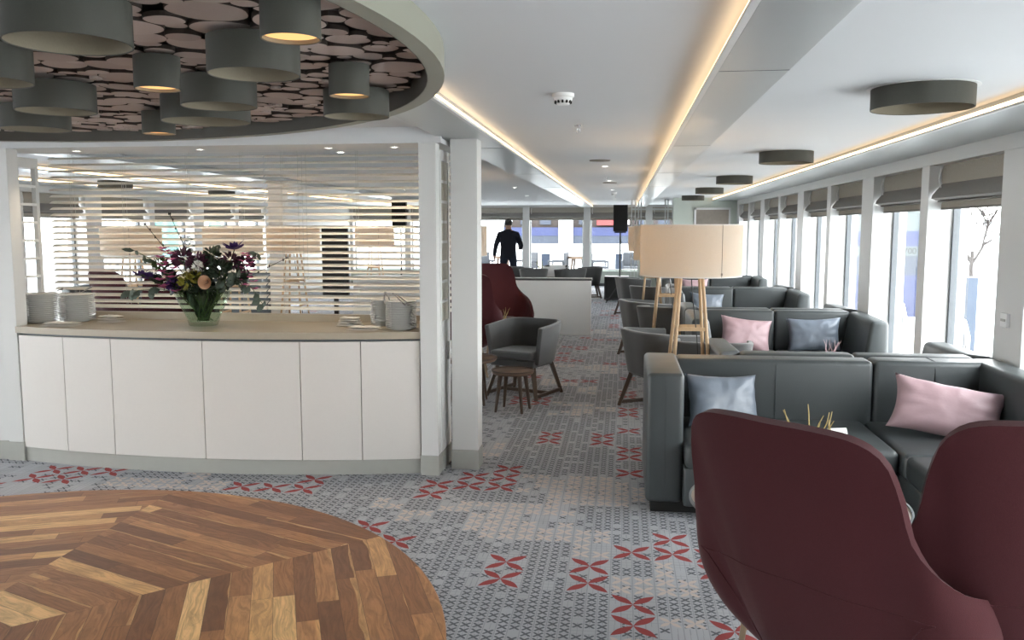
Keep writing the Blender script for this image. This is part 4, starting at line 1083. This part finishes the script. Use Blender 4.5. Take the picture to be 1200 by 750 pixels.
def napkin(x, y, w, d, h, rz, lab, layers=3, seed=0):
    b = MB(); rg = random.Random(seed)
    for L_ in range(layers):
        z = CT+.001+L_*h/layers; sx = w*(1-.08*L_); sy = d*(1-.1*L_); ph = rg.random()*9
        def f(sg):
            def g(u, v):
                a, c = 2*u-1, 2*v-1; ed = max(abs(a), abs(c))
                zz = h/layers*(.45+.4*noise.noise(Vector((a*1.7+ph, c*1.7, L_))))
                if sg < 0: zz = 0 if ed > .8 else .0
                return Vector((a*sx/2*(1+.1*noise.noise(Vector((c*2, ph, 0)))), c*sy/2*(1+.12*noise.noise(Vector((a*2, ph, 5)))), z-CT+max(.002, zz*(1-ed**6*.6))*(sg > 0)))
            return g
        b.grid(f(1), 12, 12); b.grid(f(-1), 12, 12)
    bmesh.ops.remove_doubles(b.b, verts=b.b.verts[:], dist=.0022)
    o = b.build('folded_napkin', MT['napkin'], smooth=50); o.location = (x, y, CT); o.rotation_euler = (0, 0, rz); return tag(o, lab, 'napkin', 'folded white napkins on the counter')
napkin(-3.82, 5.44, .24, .14, .03, .1, 'white folded napkin lying flat before the left plate stacks', 2, 1)
napkin(-3.62, 5.70, .17, .12, .055, -.2, 'puffy white napkin right of the second plate stack', 3, 2)
napkin(-1.86, 5.70, .17, .12, .065, .2, 'stacked white napkins at the right half of the counter', 4, 3)
napkin(-1.69, 5.48, .20, .13, .028, -.15, 'flat white napkin before the right plate stacks', 2, 4)
def tongs(x, y, z, rx, rz, lab):
    b = MB(); 
    for s in (-1, 1):
        b.tube([(0, 0, 0), (s*.010, .05, .004), (s*.016, .12, .0), (s*.012, .16, -.003)], [.005, .004, .005, .009], 7)
    b.lathe([(0, -.006), (.008, -.004), (.01, 0), (.008, .004), (0, .006)], seg=10)
    o = b.build('serving_tongs', MT['steel'], smooth=50); o.location = (x, y, z); o.rotation_euler = (R(rx), 0, R(rz)); tag(o, lab, 'tongs', 'serving tongs on the plates')
tongs(-1.60, 5.68, zd_+.05, -18, 200, 'chrome tongs on the narrow right stack'); tongs(-1.50, 5.52, zc_+.045, -22, 230, 'chrome tongs on the right front plate stack')
b = MB(); b.tube([(0, 0, .004), (.10, .02, .010), (.16, .03, .03)], [.003, .003, .008], 6); o = b.build('serving_fork', MT['steel'], smooth=50); o.location = (-4.09, 5.60, za); tag(o, 'serving fork lying on the leftmost plate stack', 'fork')
b = MB(); b.tube([(0, 0, .004), (.10, .04, .012), (.17, .06, .05)], [.003, .003, .008], 6); o = b.build('serving_fork', MT['steel'], smooth=50); o.location = (-3.95, 5.68, zb_); tag(o, 'serving fork sticking up from the second plate stack', 'fork')

# bouquet
VX, VY = -2.86, 5.58
b = MB()
prof_o = [(.078, 0), (.082, .01), (.10, .06), (.13, .12), (.158, .185), (.160, .19)]
prof_i = [(.154, .188), (.126, .12), (.096, .06), (.072, .02), (0, .018)]
b.lathe([(0, 0)] + prof_o + prof_i, seg=14); o = b.build('vase', MT['vase']); o.location = (VX, VY, CT+.001); o.scale = (1.2, 1.2, 1.24)
tag(o, 'flared cut-glass vase holding the mixed bouquet on the counter', 'vase')
rgf = random.Random(21)
def leafquad(b, c, d, n, L, W):
    d = d.normalized(); s = d.cross(n).normalized()
    P = [c, c+d*L*.35+s*W/2, c+d*L*.7+s*W*.4, c+d*L, c+d*L*.7-s*W*.4, c+d*L*.35-s*W/2]
    m = c+d*L*.5+n.normalized()*W*.12
    vs = [b.b.verts.new(p) for p in P]; mv = b.b.verts.new(m)
    for i in range(6): b.face([vs[i], vs[(i+1) % 6], mv])
def blossom(kind, b, c, sz, rg):
    if kind == 'rose':
        for ring, (n, r, tl) in enumerate(((3, .25, .2), (5, .5, .55), (6, .8, .85), (7, 1.0, 1.2))):
            for i in range(n):
                a = 2*PI*i/n+ring*.7
                def g(u, v, a=a, r=r, tl=tl):
                    aa = a+(u-.5)*1.5; rr = sz*r*(.35+.65*v**.7)
                    return c+Vector((math.cos(aa)*rr, -(sz*(.9-.35*r)*v*1.2-sz*.3), math.sin(aa)*rr))
                b.grid(g, 5, 4)
    elif kind == 'spike':
        for i in range(16):
            t = i/16; a = i*2.4; r = sz*.42*(1-.5*t)
            p = c+Vector((math.cos(a)*r, math.sin(a)*r, (t-.4)*sz*2.2))
            for q in range(4):
                aa = q*1.57+i; leafquad(b, p, Vector((math.cos(aa), math.sin(aa), .4)), Vector((0, 0, 1)), sz*.36, sz*.26)
    elif kind == 'ball':
        for i in range(64):
            v = Vector((rg.gauss(0, 1), rg.gauss(0, 1), rg.gauss(0, 1)+.3)).normalized()
            leafquad(b, c+v*sz*.35, v+Vector((rg.uniform(-.5, .5), rg.uniform(-.5, .5), 0)), v.orthogonal(), sz*.6, sz*.34)
    elif kind == 'open':
        for i in range(7):
            a = i*2*PI/7; leafquad(b, c, Vector((math.cos(a), math.sin(a)-.4, .5+.3*math.sin(i*2))), Vector((0, 0, 1)), sz*1.0, sz*.6)
        for i in range(5):
            a = i*2*PI/5+.4; leafquad(b, c, Vector((math.cos(a)*.5, math.sin(a)*.5-.3, 1)), Vector((0, -1, 0)), sz*.6, sz*.35)
def flower(name, kind, p, sz, mat, lab, cat='flower', lean=None):
    """p: blossom position relative to the vase centre, z above the counter"""
    e = empty(name, (VX, VY, CT+.03), label=lab, cat=cat, group='flowers and foliage in the bouquet'); e.scale = (1.3,)*3
    p = (p[0]-p[1]*.5, p[1], p[2]); sz *= 1.25
    tip = Vector(p)-Vector((0, 0, .03)); neck = Vector((max(-.10, min(.10, tip.x*.7)), tip.y*.5, .135)); foot = Vector((-tip.x*.08+rgf.uniform(-.03, .03), rgf.uniform(-.03, .03), .0))
    b = MB(); b.tube([foot, neck, neck.lerp(tip, .55)+Vector((0, 0, .015)), tip], .0028, 6); b.build('stem', MT['stem'], e)
    b = MB(); blossom(kind, b, tip, sz, rgf); b.build('blossom', mat, e)
    b = MB()
    for i in range(6):
        a = rgf.random()*6.28; leafquad(b, foot.lerp(neck, .1+.15*i), Vector((math.cos(a)*.3, math.sin(a)*.3, 1)), Vector((math.cos(a), math.sin(a), 0)), .075, .022)
    for i in range(6):
        q = neck.lerp(tip, .1+.15*i); a = rgf.random()*6.28
        leafquad(b, q, Vector((math.cos(a), math.sin(a), .5)), Vector((0, 0, 1)), .07, .03)
    b.build('leaves', MT['leaf'], e)
FL = [('rose', 'rose', (.02, -.15, .245), .029, MT['rose'], 'peach rose at the front centre of the bouquet'),
 ('snapdragon', 'spike', (-.19, -.11, .285), .085, MT['magenta'], 'magenta snapdragon at the front left of the bouquet'),
 ('carnation', 'ball', (-.155, -.10, .225), .038, MT['purple'], 'violet blossom just below the magenta snapdragon'),
 ('iris', 'open', (-.29, -.04, .25), .06, MT['purple'], 'deep blue iris at the far left of the bouquet'), ('iris', 'open', (-.335, -.03, .265), .05, MT['purple'], 'small blue iris bud at the extreme left of the bouquet'),
 ('iris', 'open', (.185, .02, .405), .062, MT['purple'], 'deep purple iris at the top right of the bouquet'),
 ('carnation', 'ball', (-.10, .0, .36), .06, MT['plum'], 'large dark plum blossom at the upper left of the bouquet'), ('carnation', 'ball', (-.02, -.02, .34), .055, MT['plum'], 'dark plum blossom left of the bouquet centre'),
 ('carnation', 'ball', (.16, -.02, .345), .05, MT['plum'], 'plum blossom below the top right iris'), ('thistle', 'ball', (.10, -.08, .30), .06, MT['leaf'], 'dark blue-green thistle head at the centre right'),
 ('goldenrod', 'ball', (-.08, -.14, .25), .045, MT['yellowgreen'], 'yellow-green blossom left of the peach rose'), ('goldenrod', 'ball', (-.04, -.12, .275), .035, MT['yellowgreen'], 'yellow-green blossom above the peach rose'),
 ('snapdragon', 'spike', (.25, -.05, .28), .07, MT['magenta'], 'pale mauve spike at the right side of the bouquet'), ('carnation', 'ball', (.06, .03, .38), .045, MT['leaf'], 'dark green seed head at the top of the bouquet'),
 ('snapdragon', 'spike', (-.06, .02, .41), .04, MT['leafgrey'], 'green flower spike at the top of the bouquet'), ('carnation', 'ball', (.20, -.08, .26), .05, MT['leaf'], 'dark leafy head at the lower right of the bouquet'),
 ('carnation', 'ball', (-.23, -.02, .33), .042, MT['stem'], 'pale green cluster at the upper left of the bouquet'), ('carnation', 'ball', (.0, -.06, .22), .06, MT['leaf'], 'dark leafy filler behind the peach rose'), ('carnation', 'ball', (-.20, -.02, .25), .06, MT['leaf'], 'dark leafy filler behind the violet blossom'), ('carnation', 'ball', (.02, .05, .30), .08, MT['leaf'], 'dark leafy centre of the bouquet'), ('carnation', 'ball', (.24, .02, .33), .05, MT['plum'], 'dusky blossom at the upper right side of the bouquet'),
 ('carnation', 'ball', (-.02, -.10, .32), .03, MT['card'], 'tiny white blossom in the middle of the bouquet')]
for f_ in FL: flower(*f_)
def branch(name, pts, lab, leaves, mat, r=.003, leafL=.045, leafW=.035, wil=False):
    e = empty(name, (VX, VY, CT+.03), label=lab, cat='branch', group='flowers and foliage in the bouquet'); e.scale = (1.3,)*3
    b = MB(); P = [Vector(p) for p in pts]; b.tube(P, [r*(1-.12*i) for i in range(len(P))], 6); b.build('stem', MT['twig'] if wil else MT['stem'], e)
    b = MB()
    for i in range(leaves):
        t = (i+1)/(leaves+.5)*(len(P)-1.3)+.3+(0.9 if not wil else .6); t = min(t, len(P)-1.01); q = P[int(t)].lerp(P[int(t)+1], t-int(t)); s = -1 if i % 2 else 1
        if wil: d = MB(); d.lathe([(0, -.008), (.005, 0), (0, .012)], q+Vector((s*.004, 0, 0)), 6); d.build('bud', mat, e)
        else: leafquad(b, q, Vector((s*.4, -.4, -.8+.9*rgf.random())), Vector((0, -1, .2)), leafL, leafW)
    if not wil: b.build('leaves', mat, e)
branch('willow_twig', [(.0, 0, 0), (-.05, .0, .15), (-.16, .02, .32), (-.32, .02, .51)], 'long bare budded twig rising to the upper left of the bouquet', 12, MT['twig'], .003, wil=True)
branch('willow_twig', [(.02, 0, 0), (-.02, .02, .15), (-.09, .03, .35), (-.19, .04, .565)], 'second bare budded twig, tallest of the bouquet', 12, MT['twig'], .003, wil=True)
branch('willow_twig', [(0, 0, 0), (.06, 0, .14), (.22, .02, .22), (.46, .03, .335)], 'bare twig reaching out to the right of the bouquet', 9, MT['twig'], .0025, wil=True)
branch('eucalyptus_sprig', [(0, 0, 0), (-.08, -.03, .15), (-.22, -.05, .17), (-.38, -.05, .16)], 'eucalyptus sprig drooping over the left rim of the vase', 7, MT['leafgrey'], leafL=.065, leafW=.04)
branch('eucalyptus_sprig', [(0, 0, 0), (.08, -.03, .15), (.20, -.06, .20), (.30, -.07, .19), (.36, -.07, .10)], 'eucalyptus sprig hanging down right of the vase', 8, MT['leafgrey'], leafL=.05, leafW=.036)
branch('eucalyptus_sprig', [(0, 0, 0), (.07, .0, .15), (.16, -.08, .22), (.24, -.1, .26)], 'eucalyptus sprig over the right front of the vase', 6, MT['leafgrey'], leafL=.06, leafW=.045)
branch('fern_frond', [(0, 0, 0), (-.06, .0, .15), (-.22, -.02, .30), (-.36, -.02, .37)], 'dark arching frond at the left of the bouquet', 5, MT['leaf'], leafL=.07, leafW=.022)
branch('fern_frond', [(0, 0, 0), (.05, .0, .15), (.17, .0, .30), (.31, .0, .36)], 'dark frond at the right of the bouquet', 8, MT['leaf'], leafL=.06, leafW=.02)
branch('fern_frond', [(0, 0, 0), (0, .0, .15), (.05, .0, .3), (.09, 0, .40)], 'dark frond standing at the back of the bouquet', 8, MT['leaf'], leafL=.06, leafW=.02)
# stems crowded in the vase are covered by the flower stems

# ================================================================== PERSON
def person(x, y, rz):
    e = None
    bm = bmesh.new()
    J = {}; edges = []
    def jt(n, p, r): J[n] = (Vector(p), r)
    jt('pelvis', (0, 0, .95), (.155, .12)); jt('waist', (0, 0, 1.08), (.15, .115)); jt('chest', (0, -.005, 1.28), (.185, .13)); jt('shoul', (0, 0, 1.42), (.15, .10)); jt('neck', (0, .01, 1.50), (.062, .062)); jt('head0', (0, .02, 1.58), (.07, .078)); jt('head', (0, .025, 1.66), (.082, .098)); jt('top', (0, .015, 1.735), (.055, .065))
    for s, n in ((-1, 'l'), (1, 'r')):
        jt('sh'+n, (s*.19, 0, 1.40), (.085, .085))
        jt('hip'+n, (s*.10, 0, .88), (.105, .11)); jt('kn'+n, (s*.13, .02, .50), (.07, .075)); jt('an'+n, (s*.15, 0, .09), (.048, .055)); jt('toe'+n, (s*.17, .15, .035), (.04, .03))
    jt('ell', (-.285, -.03, 1.13), (.06, .06)); jt('wrl', (-.33, .03, .90), (.042, .042)); jt('hdl', (-.335, .05, .83), (.028, .035))
    jt('elr', (.30, -.02, 1.13), (.06, .06)); jt('wrr', (.24, .20, 1.06), (.042, .042)); jt('hdr', (.20, .27, 1.07), (.028, .035))
    E = [('pelvis', 'waist'), ('waist', 'chest'), ('chest', 'shoul'), ('shoul', 'neck'), ('neck', 'head0'), ('head0', 'head'), ('head', 'top')]
    for n in 'lr': E += [('shoul', 'sh'+n), ('sh'+n, 'el'+n), ('el'+n, 'wr'+n), ('wr'+n, 'hd'+n), ('pelvis', 'hip'+n), ('hip'+n, 'kn'+n), ('kn'+n, 'an'+n), ('an'+n, 'toe'+n)]
    for n, s, base, d in (('l', -1, Vector((-.335, .05, .83)), Vector((0, .1, -1)).normalized()), ('r', 1, Vector((.20, .27, 1.07)), Vector((-.6, .8, 0)).normalized())):
        for f in range(4):
            off = Vector((0, (f-1.5)*.019, 0)) if n == 'l' else Vector((0, 0, (1.5-f)*.019))
            L_ = (.07, .08, .075, .06)[f]
            jt('f%s%da' % (n, f), base+off+d*.035, (.009, .009)); jt('f%s%db' % (n, f), base+off*1.2+d*(.035+L_*.5)+Vector((.006*-s, 0, 0)), (.008, .008)); jt('f%s%dc' % (n, f), base+off*1.2+d*(.035+L_)+Vector((.02*-s, 0, -.004)), (.007, .007))
            E += [('hd'+n, 'f%s%da' % (n, f)), ('f%s%da' % (n, f), 'f%s%db' % (n, f)), ('f%s%db' % (n, f), 'f%s%dc' % (n, f))]
        th = Vector((0, .045, -.02)) if n == 'l' else Vector((-.02, 0, .045))
        jt('t%sa' % n, base+th, (.010, .010)); jt('t%sb' % n, base+th*1.2+d*.04, (.008, .008)); E += [('hd'+n, 't%sa' % n), ('t%sa' % n, 't%sb' % n)]
    names = list(J); vs = {n: bm.verts.new(J[n][0]) for n in names}
    for a, c in E: bm.edges.new((vs[a], vs[c]))
    me = bpy.data.meshes.new('body'); bm.to_mesh(me); bm.free()
    o = bpy.data.objects.new('person', me); col.objects.link(o)
    sk = o.modifiers.new('Skin', 'SKIN'); sub = o.modifiers.new('Sub', 'SUBSURF'); sub.levels = 2; sub.render_levels = 2
    for i, n in enumerate(names):
        v = me.skin_vertices[0].data[i]; v.radius = J[n][1]; v.use_root = (n == 'pelvis')
    dg = bpy.context.evaluated_depsgraph_get(); ev = o.evaluated_get(dg); m2 = bpy.data.meshes.new_from_object(ev)
    o.modifiers.clear(); o.data = m2; m2.materials.clear()
    for m in (MT['skin'], MT['jacket'], MT['jeans']): m2.materials.append(m)
    for p in m2.polygons:
        c = p.center; z = c.z
        hand = (c.x < -.29 and z < .885) or (c.y > .215 and z > .95 and z < 1.2 and c.x > .05)
        p.material_index = 0 if (z > 1.50 or hand) else (2 if z < .93 and abs(c.x) < .27 else 1)
        p.use_smooth = True
        if z < .10: p.material_index = 1
    o.location = (x, y, 0); o.rotation_euler = (0, 0, rz)
    tag(o, 'person in a dark navy jacket and jeans standing with back turned at the bow windows', 'person')
    b = MB()
    def hf(u, v):
        a = 2*PI*u; ph = PI*(v*.62)
        r = Vector((math.sin(ph)*math.cos(a)*.094, math.sin(ph)*math.sin(a)*.112, math.cos(ph)*.115))
        if r.y > .04: r.z = max(r.z, .03+ (r.y-.04)*.3)
        return Vector((0, .015, 1.665))+r
    b.grid(hf, 24, 10); b.build('hair', MT['hair'], o, smooth=60)
    b = MB()      # jacket body over the torso, ends at the hips
    prof = [(.17, .13, .84), (.185, .14, .95), (.175, .135, 1.10), (.20, .145, 1.28), (.205, .135, 1.38), (.13, .10, 1.46), (.075, .075, 1.50), (.07, .07, 1.525)]
    rings = [[b.b.verts.new((rx*math.cos(2*PI*j/24), ry*math.sin(2*PI*j/24), z)) for j in range(24)] for rx, ry, z in prof]
    for r0, r1 in zip(rings, rings[1:]):
        for j in range(24): b.face([r0[j], r0[(j+1) % 24], r1[(j+1) % 24], r1[j]])
    b.build('jacket', MT['jacket'], o, smooth=60)
    # face
    b = MB(); b.lathe([(0, .02), (.010, .0), (.012, -.02), (0, -.03)], (0, .115, 1.655), 8)
    b.build('nose', MT['skin'], o, smooth=60)
    for s in (-1, 1):
        b = MB(); b.lathe([(0, -.03), (.008, -.02), (.012, .005), (.008, .025), (0, .03)], (s*.083, .015, 1.655), 8); b.build('ear', MT['skin'], o, smooth=60)
        b = MB(); b.lathe([(0, -.009), (.008, -.005), (.009, .003), (0, .009)], (s*.03, .108, 1.675), 8); b.build('eye', MT['hair'], o, smooth=60)
    b = MB(); b.box(-.025, .025, .103, .112, 1.605, 1.613); b.build('mouth', MT['redfelt'], o)
    return o
per = person(-2.84, 21.3, R(-5)); per.scale = (1.1, 1.1, 1.03)

# ================================================================== OUTSIDE
b = MB(); b.box(-80, 120, -60, 160, -1.3, -1.2); o = struct(b, 'quay_ground', MT['deck'])
b = MB(); b.box(mx(XW)-.5, XW+.5, Y1+.3, Y1+6.5, -.15, -.02); struct(b, 'bow_terrace', MT['deck'])
def wicker(name='wicker_chair'):
    e = empty(name, cat='terrace chair', group='grey wicker chairs on the terrace')
    b = MB(); b.box(-.26, .26, -.25, .25, .36, .43, bev=.02); b.build('seat', MT['wicker'], e)
    b = MB(); b.box(-.27, .27, -.30, -.25, .36, .86, bev=.02); b.build('backrest', MT['wicker'], e)
    for s in (-1, 1):
        b = MB(); b.box(s*.29-.03, s*.29+.03, -.27, .25, .55, .62, bev=.015); b.build('armrest', MT['wicker'], e)
        for t in (-1, 1): b = MB(); b.bar((s*.27, t*.23, .58), (s*.25, t*.25, 0), .04); b.build('leg', MT['wicker'], e)
    return e
wk = wicker(); first = True
for (x, a, lab) in ((-4.45, 200, 'grey wicker terrace chair outside beside the person'), (-2.05, 80, 'grey wicker chair outside, left one above the half-wall'), (-.95+.2, -80, 'grey wicker chair outside facing the left one'), (.25, 180, 'grey wicker chair outside near the loudspeaker'), (-3.05, 120, 'grey wicker chair outside behind the person')):
    place(wk, first, (x, 27.2, -.02), R(a), lab); first = False
for i, x in enumerate((-3.75, -1.4, 1.0)):
    t = copy_tree(t3); t.location = (x, 27.2, -.02); t.scale = (1.8, 1.8, 2.0); tag(t, 'white terrace table outside the bow windows, ' + ['left', 'middle', 'right'][i], 'table', 'terrace tables')
e = empty('terrace_railing', (CX, Y1+6.4, -.02), label='white railing around the bow terrace outside', cat='railing')
for z in (.35, .65, 1.0):
    b = MB(); b.box(-5.2, 5.2, -.02, .02, z, z+.035); b.build('rail', MT['hull'], e)
for i in range(11):
    b = MB(); b.box(-5.2+i*1.03, -5.16+i*1.03, -.02, .02, 0, 1.0); b.build('baluster', MT['hull'], e)
for i, (x, w) in enumerate(((-2.6, .14), (-.15-.0, .12))):
    b = MB(); b.box(x-w, x+w, 29.0, 29.3, -.02, .75, bev=.02); o = b.build('bollard', MT['slate']); tag(o, 'dark post on the terrace, ' + ('left' if i == 0 else 'right') + ' of two outside the bow windows', 'post')
# moored boat ahead
e = empty('moored_boat', (0, 62, -1.2), label='moored boat with a blue band seen through the bow windows', cat='boat')
b = MB(); b.box(-26, 14, 0, 8, 0, 1.7); b.build('hull', MT['hull'], e)
b = MB(); b.box(-8.6, 1.5, -.05, .1, 1.7, 2.25); b.build('window_band', MT['slate'], e)
b = MB(); b.box(-8.6, 1.5, -.1, .1, 2.25, 2.85); b.build('blue_band', MT['blue'], e)
b = MB(); b.box(-9, 12, .3, 7, 2.85, 3.8); b.build('upper_deck', MT['brown'], e)
for i in range(14):
    b = MB(); b.box(-8.8+i*1.4, -8.0+i*1.4, .2, .3, 3.05, 3.55); b.build('window', MT['slate'] if i % 3 else MT['hull'], e)
b = MB(); b.box(-1.9, .2, -.3, .2, 3.0, 3.6); b.build('red_panel', MT['red'], e)
b = MB(); b.box(-10.2, -8.6, -.4, .2, 1.2, 4.2); b.build('white_pillar', MT['hull'], e)
b = MB(); b.box(-4.6, -3.6, -.4, .2, 1.2, 3.6); b.build('white_pillar', MT['hull'], e)
# boat beside, with number
e = empty('moored_barge', (7.2, 25.0, -1.2), 0, 'blue moored barge with number 7001 seen through the second window', 'barge')
def barge_box(z0, z1, m, n, x0=-1.25, x1=1.35, y0=0, y1=14):
    b = MB(); b.box(x0, x1, y0, y1, z0+1.2, z1+1.2); b.build(n, m, e)
barge_box(-1.2, -.85, MT['hull'], 'hull', -1.3, 1.4); barge_box(-.85, .30, MT['blue'], 'lower_panel'); barge_box(.30, .84, MT['slate'], 'window_band'); barge_box(.84, 1.10, MT['turqg'], 'number_board', y0=-.02); barge_box(1.10, 1.52, MT['blue'], 'blue_panel'); barge_box(1.52, 2.3, MT['turqg'], 'cabin_top')
def textobj(s, size, loc, rot, mat, parent, name='lettering'):
    cu = bpy.data.curves.new(name, 'FONT'); cu.body = s; cu.size = size; cu.extrude = .004; cu.align_x = 'CENTER'; cu.align_y = 'CENTER'
    o = bpy.data.objects.new(name, cu); col.objects.link(o); cu.materials.append(mat); o.location = loc; o.rotation_euler = rot; o.parent = parent
    bpy.context.view_layer.update(); me = bpy.data.meshes.new_from_object(o.evaluated_get(bpy.context.evaluated_depsgraph_get())); bpy.data.objects.remove(o)
    o = bpy.data.objects.new(name, me); col.objects.link(o); o.location = loc; o.rotation_euler = rot; o.parent = parent; me.materials.clear(); me.materials.append(mat); return o
textobj('7001', .23, (.67, -.03, 2.165), (PI/2, 0, 0), MT['dark'], e)
e = empty('blue_container', (5.30, 14.0, -1.2), label='blue box on the quay seen through the nearest window', cat='container')
b = MB(); b.box(-.08, .06, -.1, .2, .1, 2.05); b.build('body', MT['slateb'], e)
b = MB(); b.box(-.05, .05, -.08, .18, 0, .1); b.build('foot', MT['frame'], e)
def railpost(x, y, lab):
    e = empty('quay_railing', (x, y, -1.2), label=lab, cat='railing', group='steel hoop railings on the quay')
    b = MB(); b.tube([(0, 0, 0), (0, 0, 1.75), (0, .1, 1.88), (0, .4, 1.92), (0, .7, 1.88), (0, .8, 1.75), (0, .8, 0)], .03, 8); b.build('hoop', MT['steel'], e, smooth=60)
    b = MB(); b.tube([(0, 0, 1.1), (0, .8, 1.1)], .02, 8); b.build('rail', MT['steel'], e)
railpost(3.32, 8.8, 'steel hoop railing outside the nearest window'); railpost(3.32, 10.7, 'steel hoop railing outside the second window')
# bare tree
def tree(x, y):
    e = empty('bare_tree', (x, y, -1.2), label='bare winter tree outside the nearest right-hand window', cat='tree')
    rg = random.Random(4); b = MB()
    def grow(p, d, L, r, k):
        q = p+d*L; b.tube([p, p.lerp(q, .5)+Vector((rg.uniform(-.05, .05)*L, 0, 0)), q], [r, r*.85, r*.7], 5, cap=False)
        if k == 0: return
        for i in range(3 if k > 1 else 4):
            v = (d+Vector((rg.uniform(-.8, .8), rg.uniform(-.8, .8), rg.uniform(-.1, .5)))).normalized(); grow(p.lerp(q, rg.uniform(.6, 1)), v, L*.72, r*.66, k-1)
    grow(Vector((0, 0, 0)), Vector((0, 0, 1)), 1.1, .08, 6)
    b.build('branches', MT['brown'], e); e.scale = (1.5,)*3
tree(17.4, 46)
b = MB(); b.box(0, 60, -.1, .1, 0, 3.2); o = b.build('far_bank', MT['hull']); o.location = (9, 55, -1.2); tag(o, kind='structure')
# port side: pale green boat so the glass is not empty
e = empty('neighbour_boat', (-14.5, 14, -1.2), label='turquoise-striped neighbouring boat seen through the blind', cat='boat')
b = MB(); b.box(-2, 0, -14, 16, 0, 2.4); b.build('hull', MT['hull'], e)
MT['turq'] = plain('turquoise', (.025, .12, .105), .5, .4, nscale=2, var=.1)
for y0, y1 in ((11.4, 13.8), (15, 15.9)):
    b = MB(); b.box(-.05, .05, y0, y1, 1.9, 3.6); b.build('turquoise_panel', MT['turq'], e)
b = MB(); b.box(-.05, .05, -12, -3, .9, 2.9); b.build('window_band', MT['slate'], e)

# ================================================================== LIGHT
w = bpy.data.worlds.new('sky'); bpy.context.scene.world = w; w.use_nodes = True
nt = w.node_tree; nt.nodes.clear()
o_ = nt.nodes.new('ShaderNodeOutputWorld'); bg = nt.nodes.new('ShaderNodeBackground'); bg.inputs[1].default_value = 11
tc = nt.nodes.new('ShaderNodeTexCoord'); sp = nt.nodes.new('ShaderNodeSeparateXYZ'); nt.links.new(tc.outputs['Generated'], sp.inputs[0])
rp = nt.nodes.new('ShaderNodeValToRGB'); rp.color_ramp.elements[0].color = (.98, .985, .985, 1); rp.color_ramp.elements[1].color = (.90, .95, 1, 1); rp.color_ramp.elements[1].position = .9
nt.links.new(sp.outputs[2], rp.inputs[0]); nt.links.new(rp.outputs[0], bg.inputs[0]); nt.links.new(bg.outputs[0], o_.inputs[0])
cam = bpy.data.cameras.new('camera'); cam.sensor_width = 36; cam.lens = 36*1010/1200; cam.clip_start = .05; cam.clip_end = 500
co = bpy.data.objects.new('camera', cam); col.objects.link(co)
M = Matrix((rgt, upv, -fwd)).transposed().to_4x4(); M.translation = EYE; co.matrix_world = M
sc = bpy.context.scene; sc.camera = co
sc.view_settings.view_transform = 'Standard'; sc.view_settings.look = 'None'; sc.view_settings.gamma = 1; sc.view_settings.exposure = 0.42
sc.view_settings.use_curve_mapping = False
sc.cycles.use_denoising = True; sc.cycles.max_bounces = 10; sc.cycles.diffuse_bounces = 6; sc.cycles.transparent_max_bounces = 12
sc.cycles.sample_clamp_indirect = 8
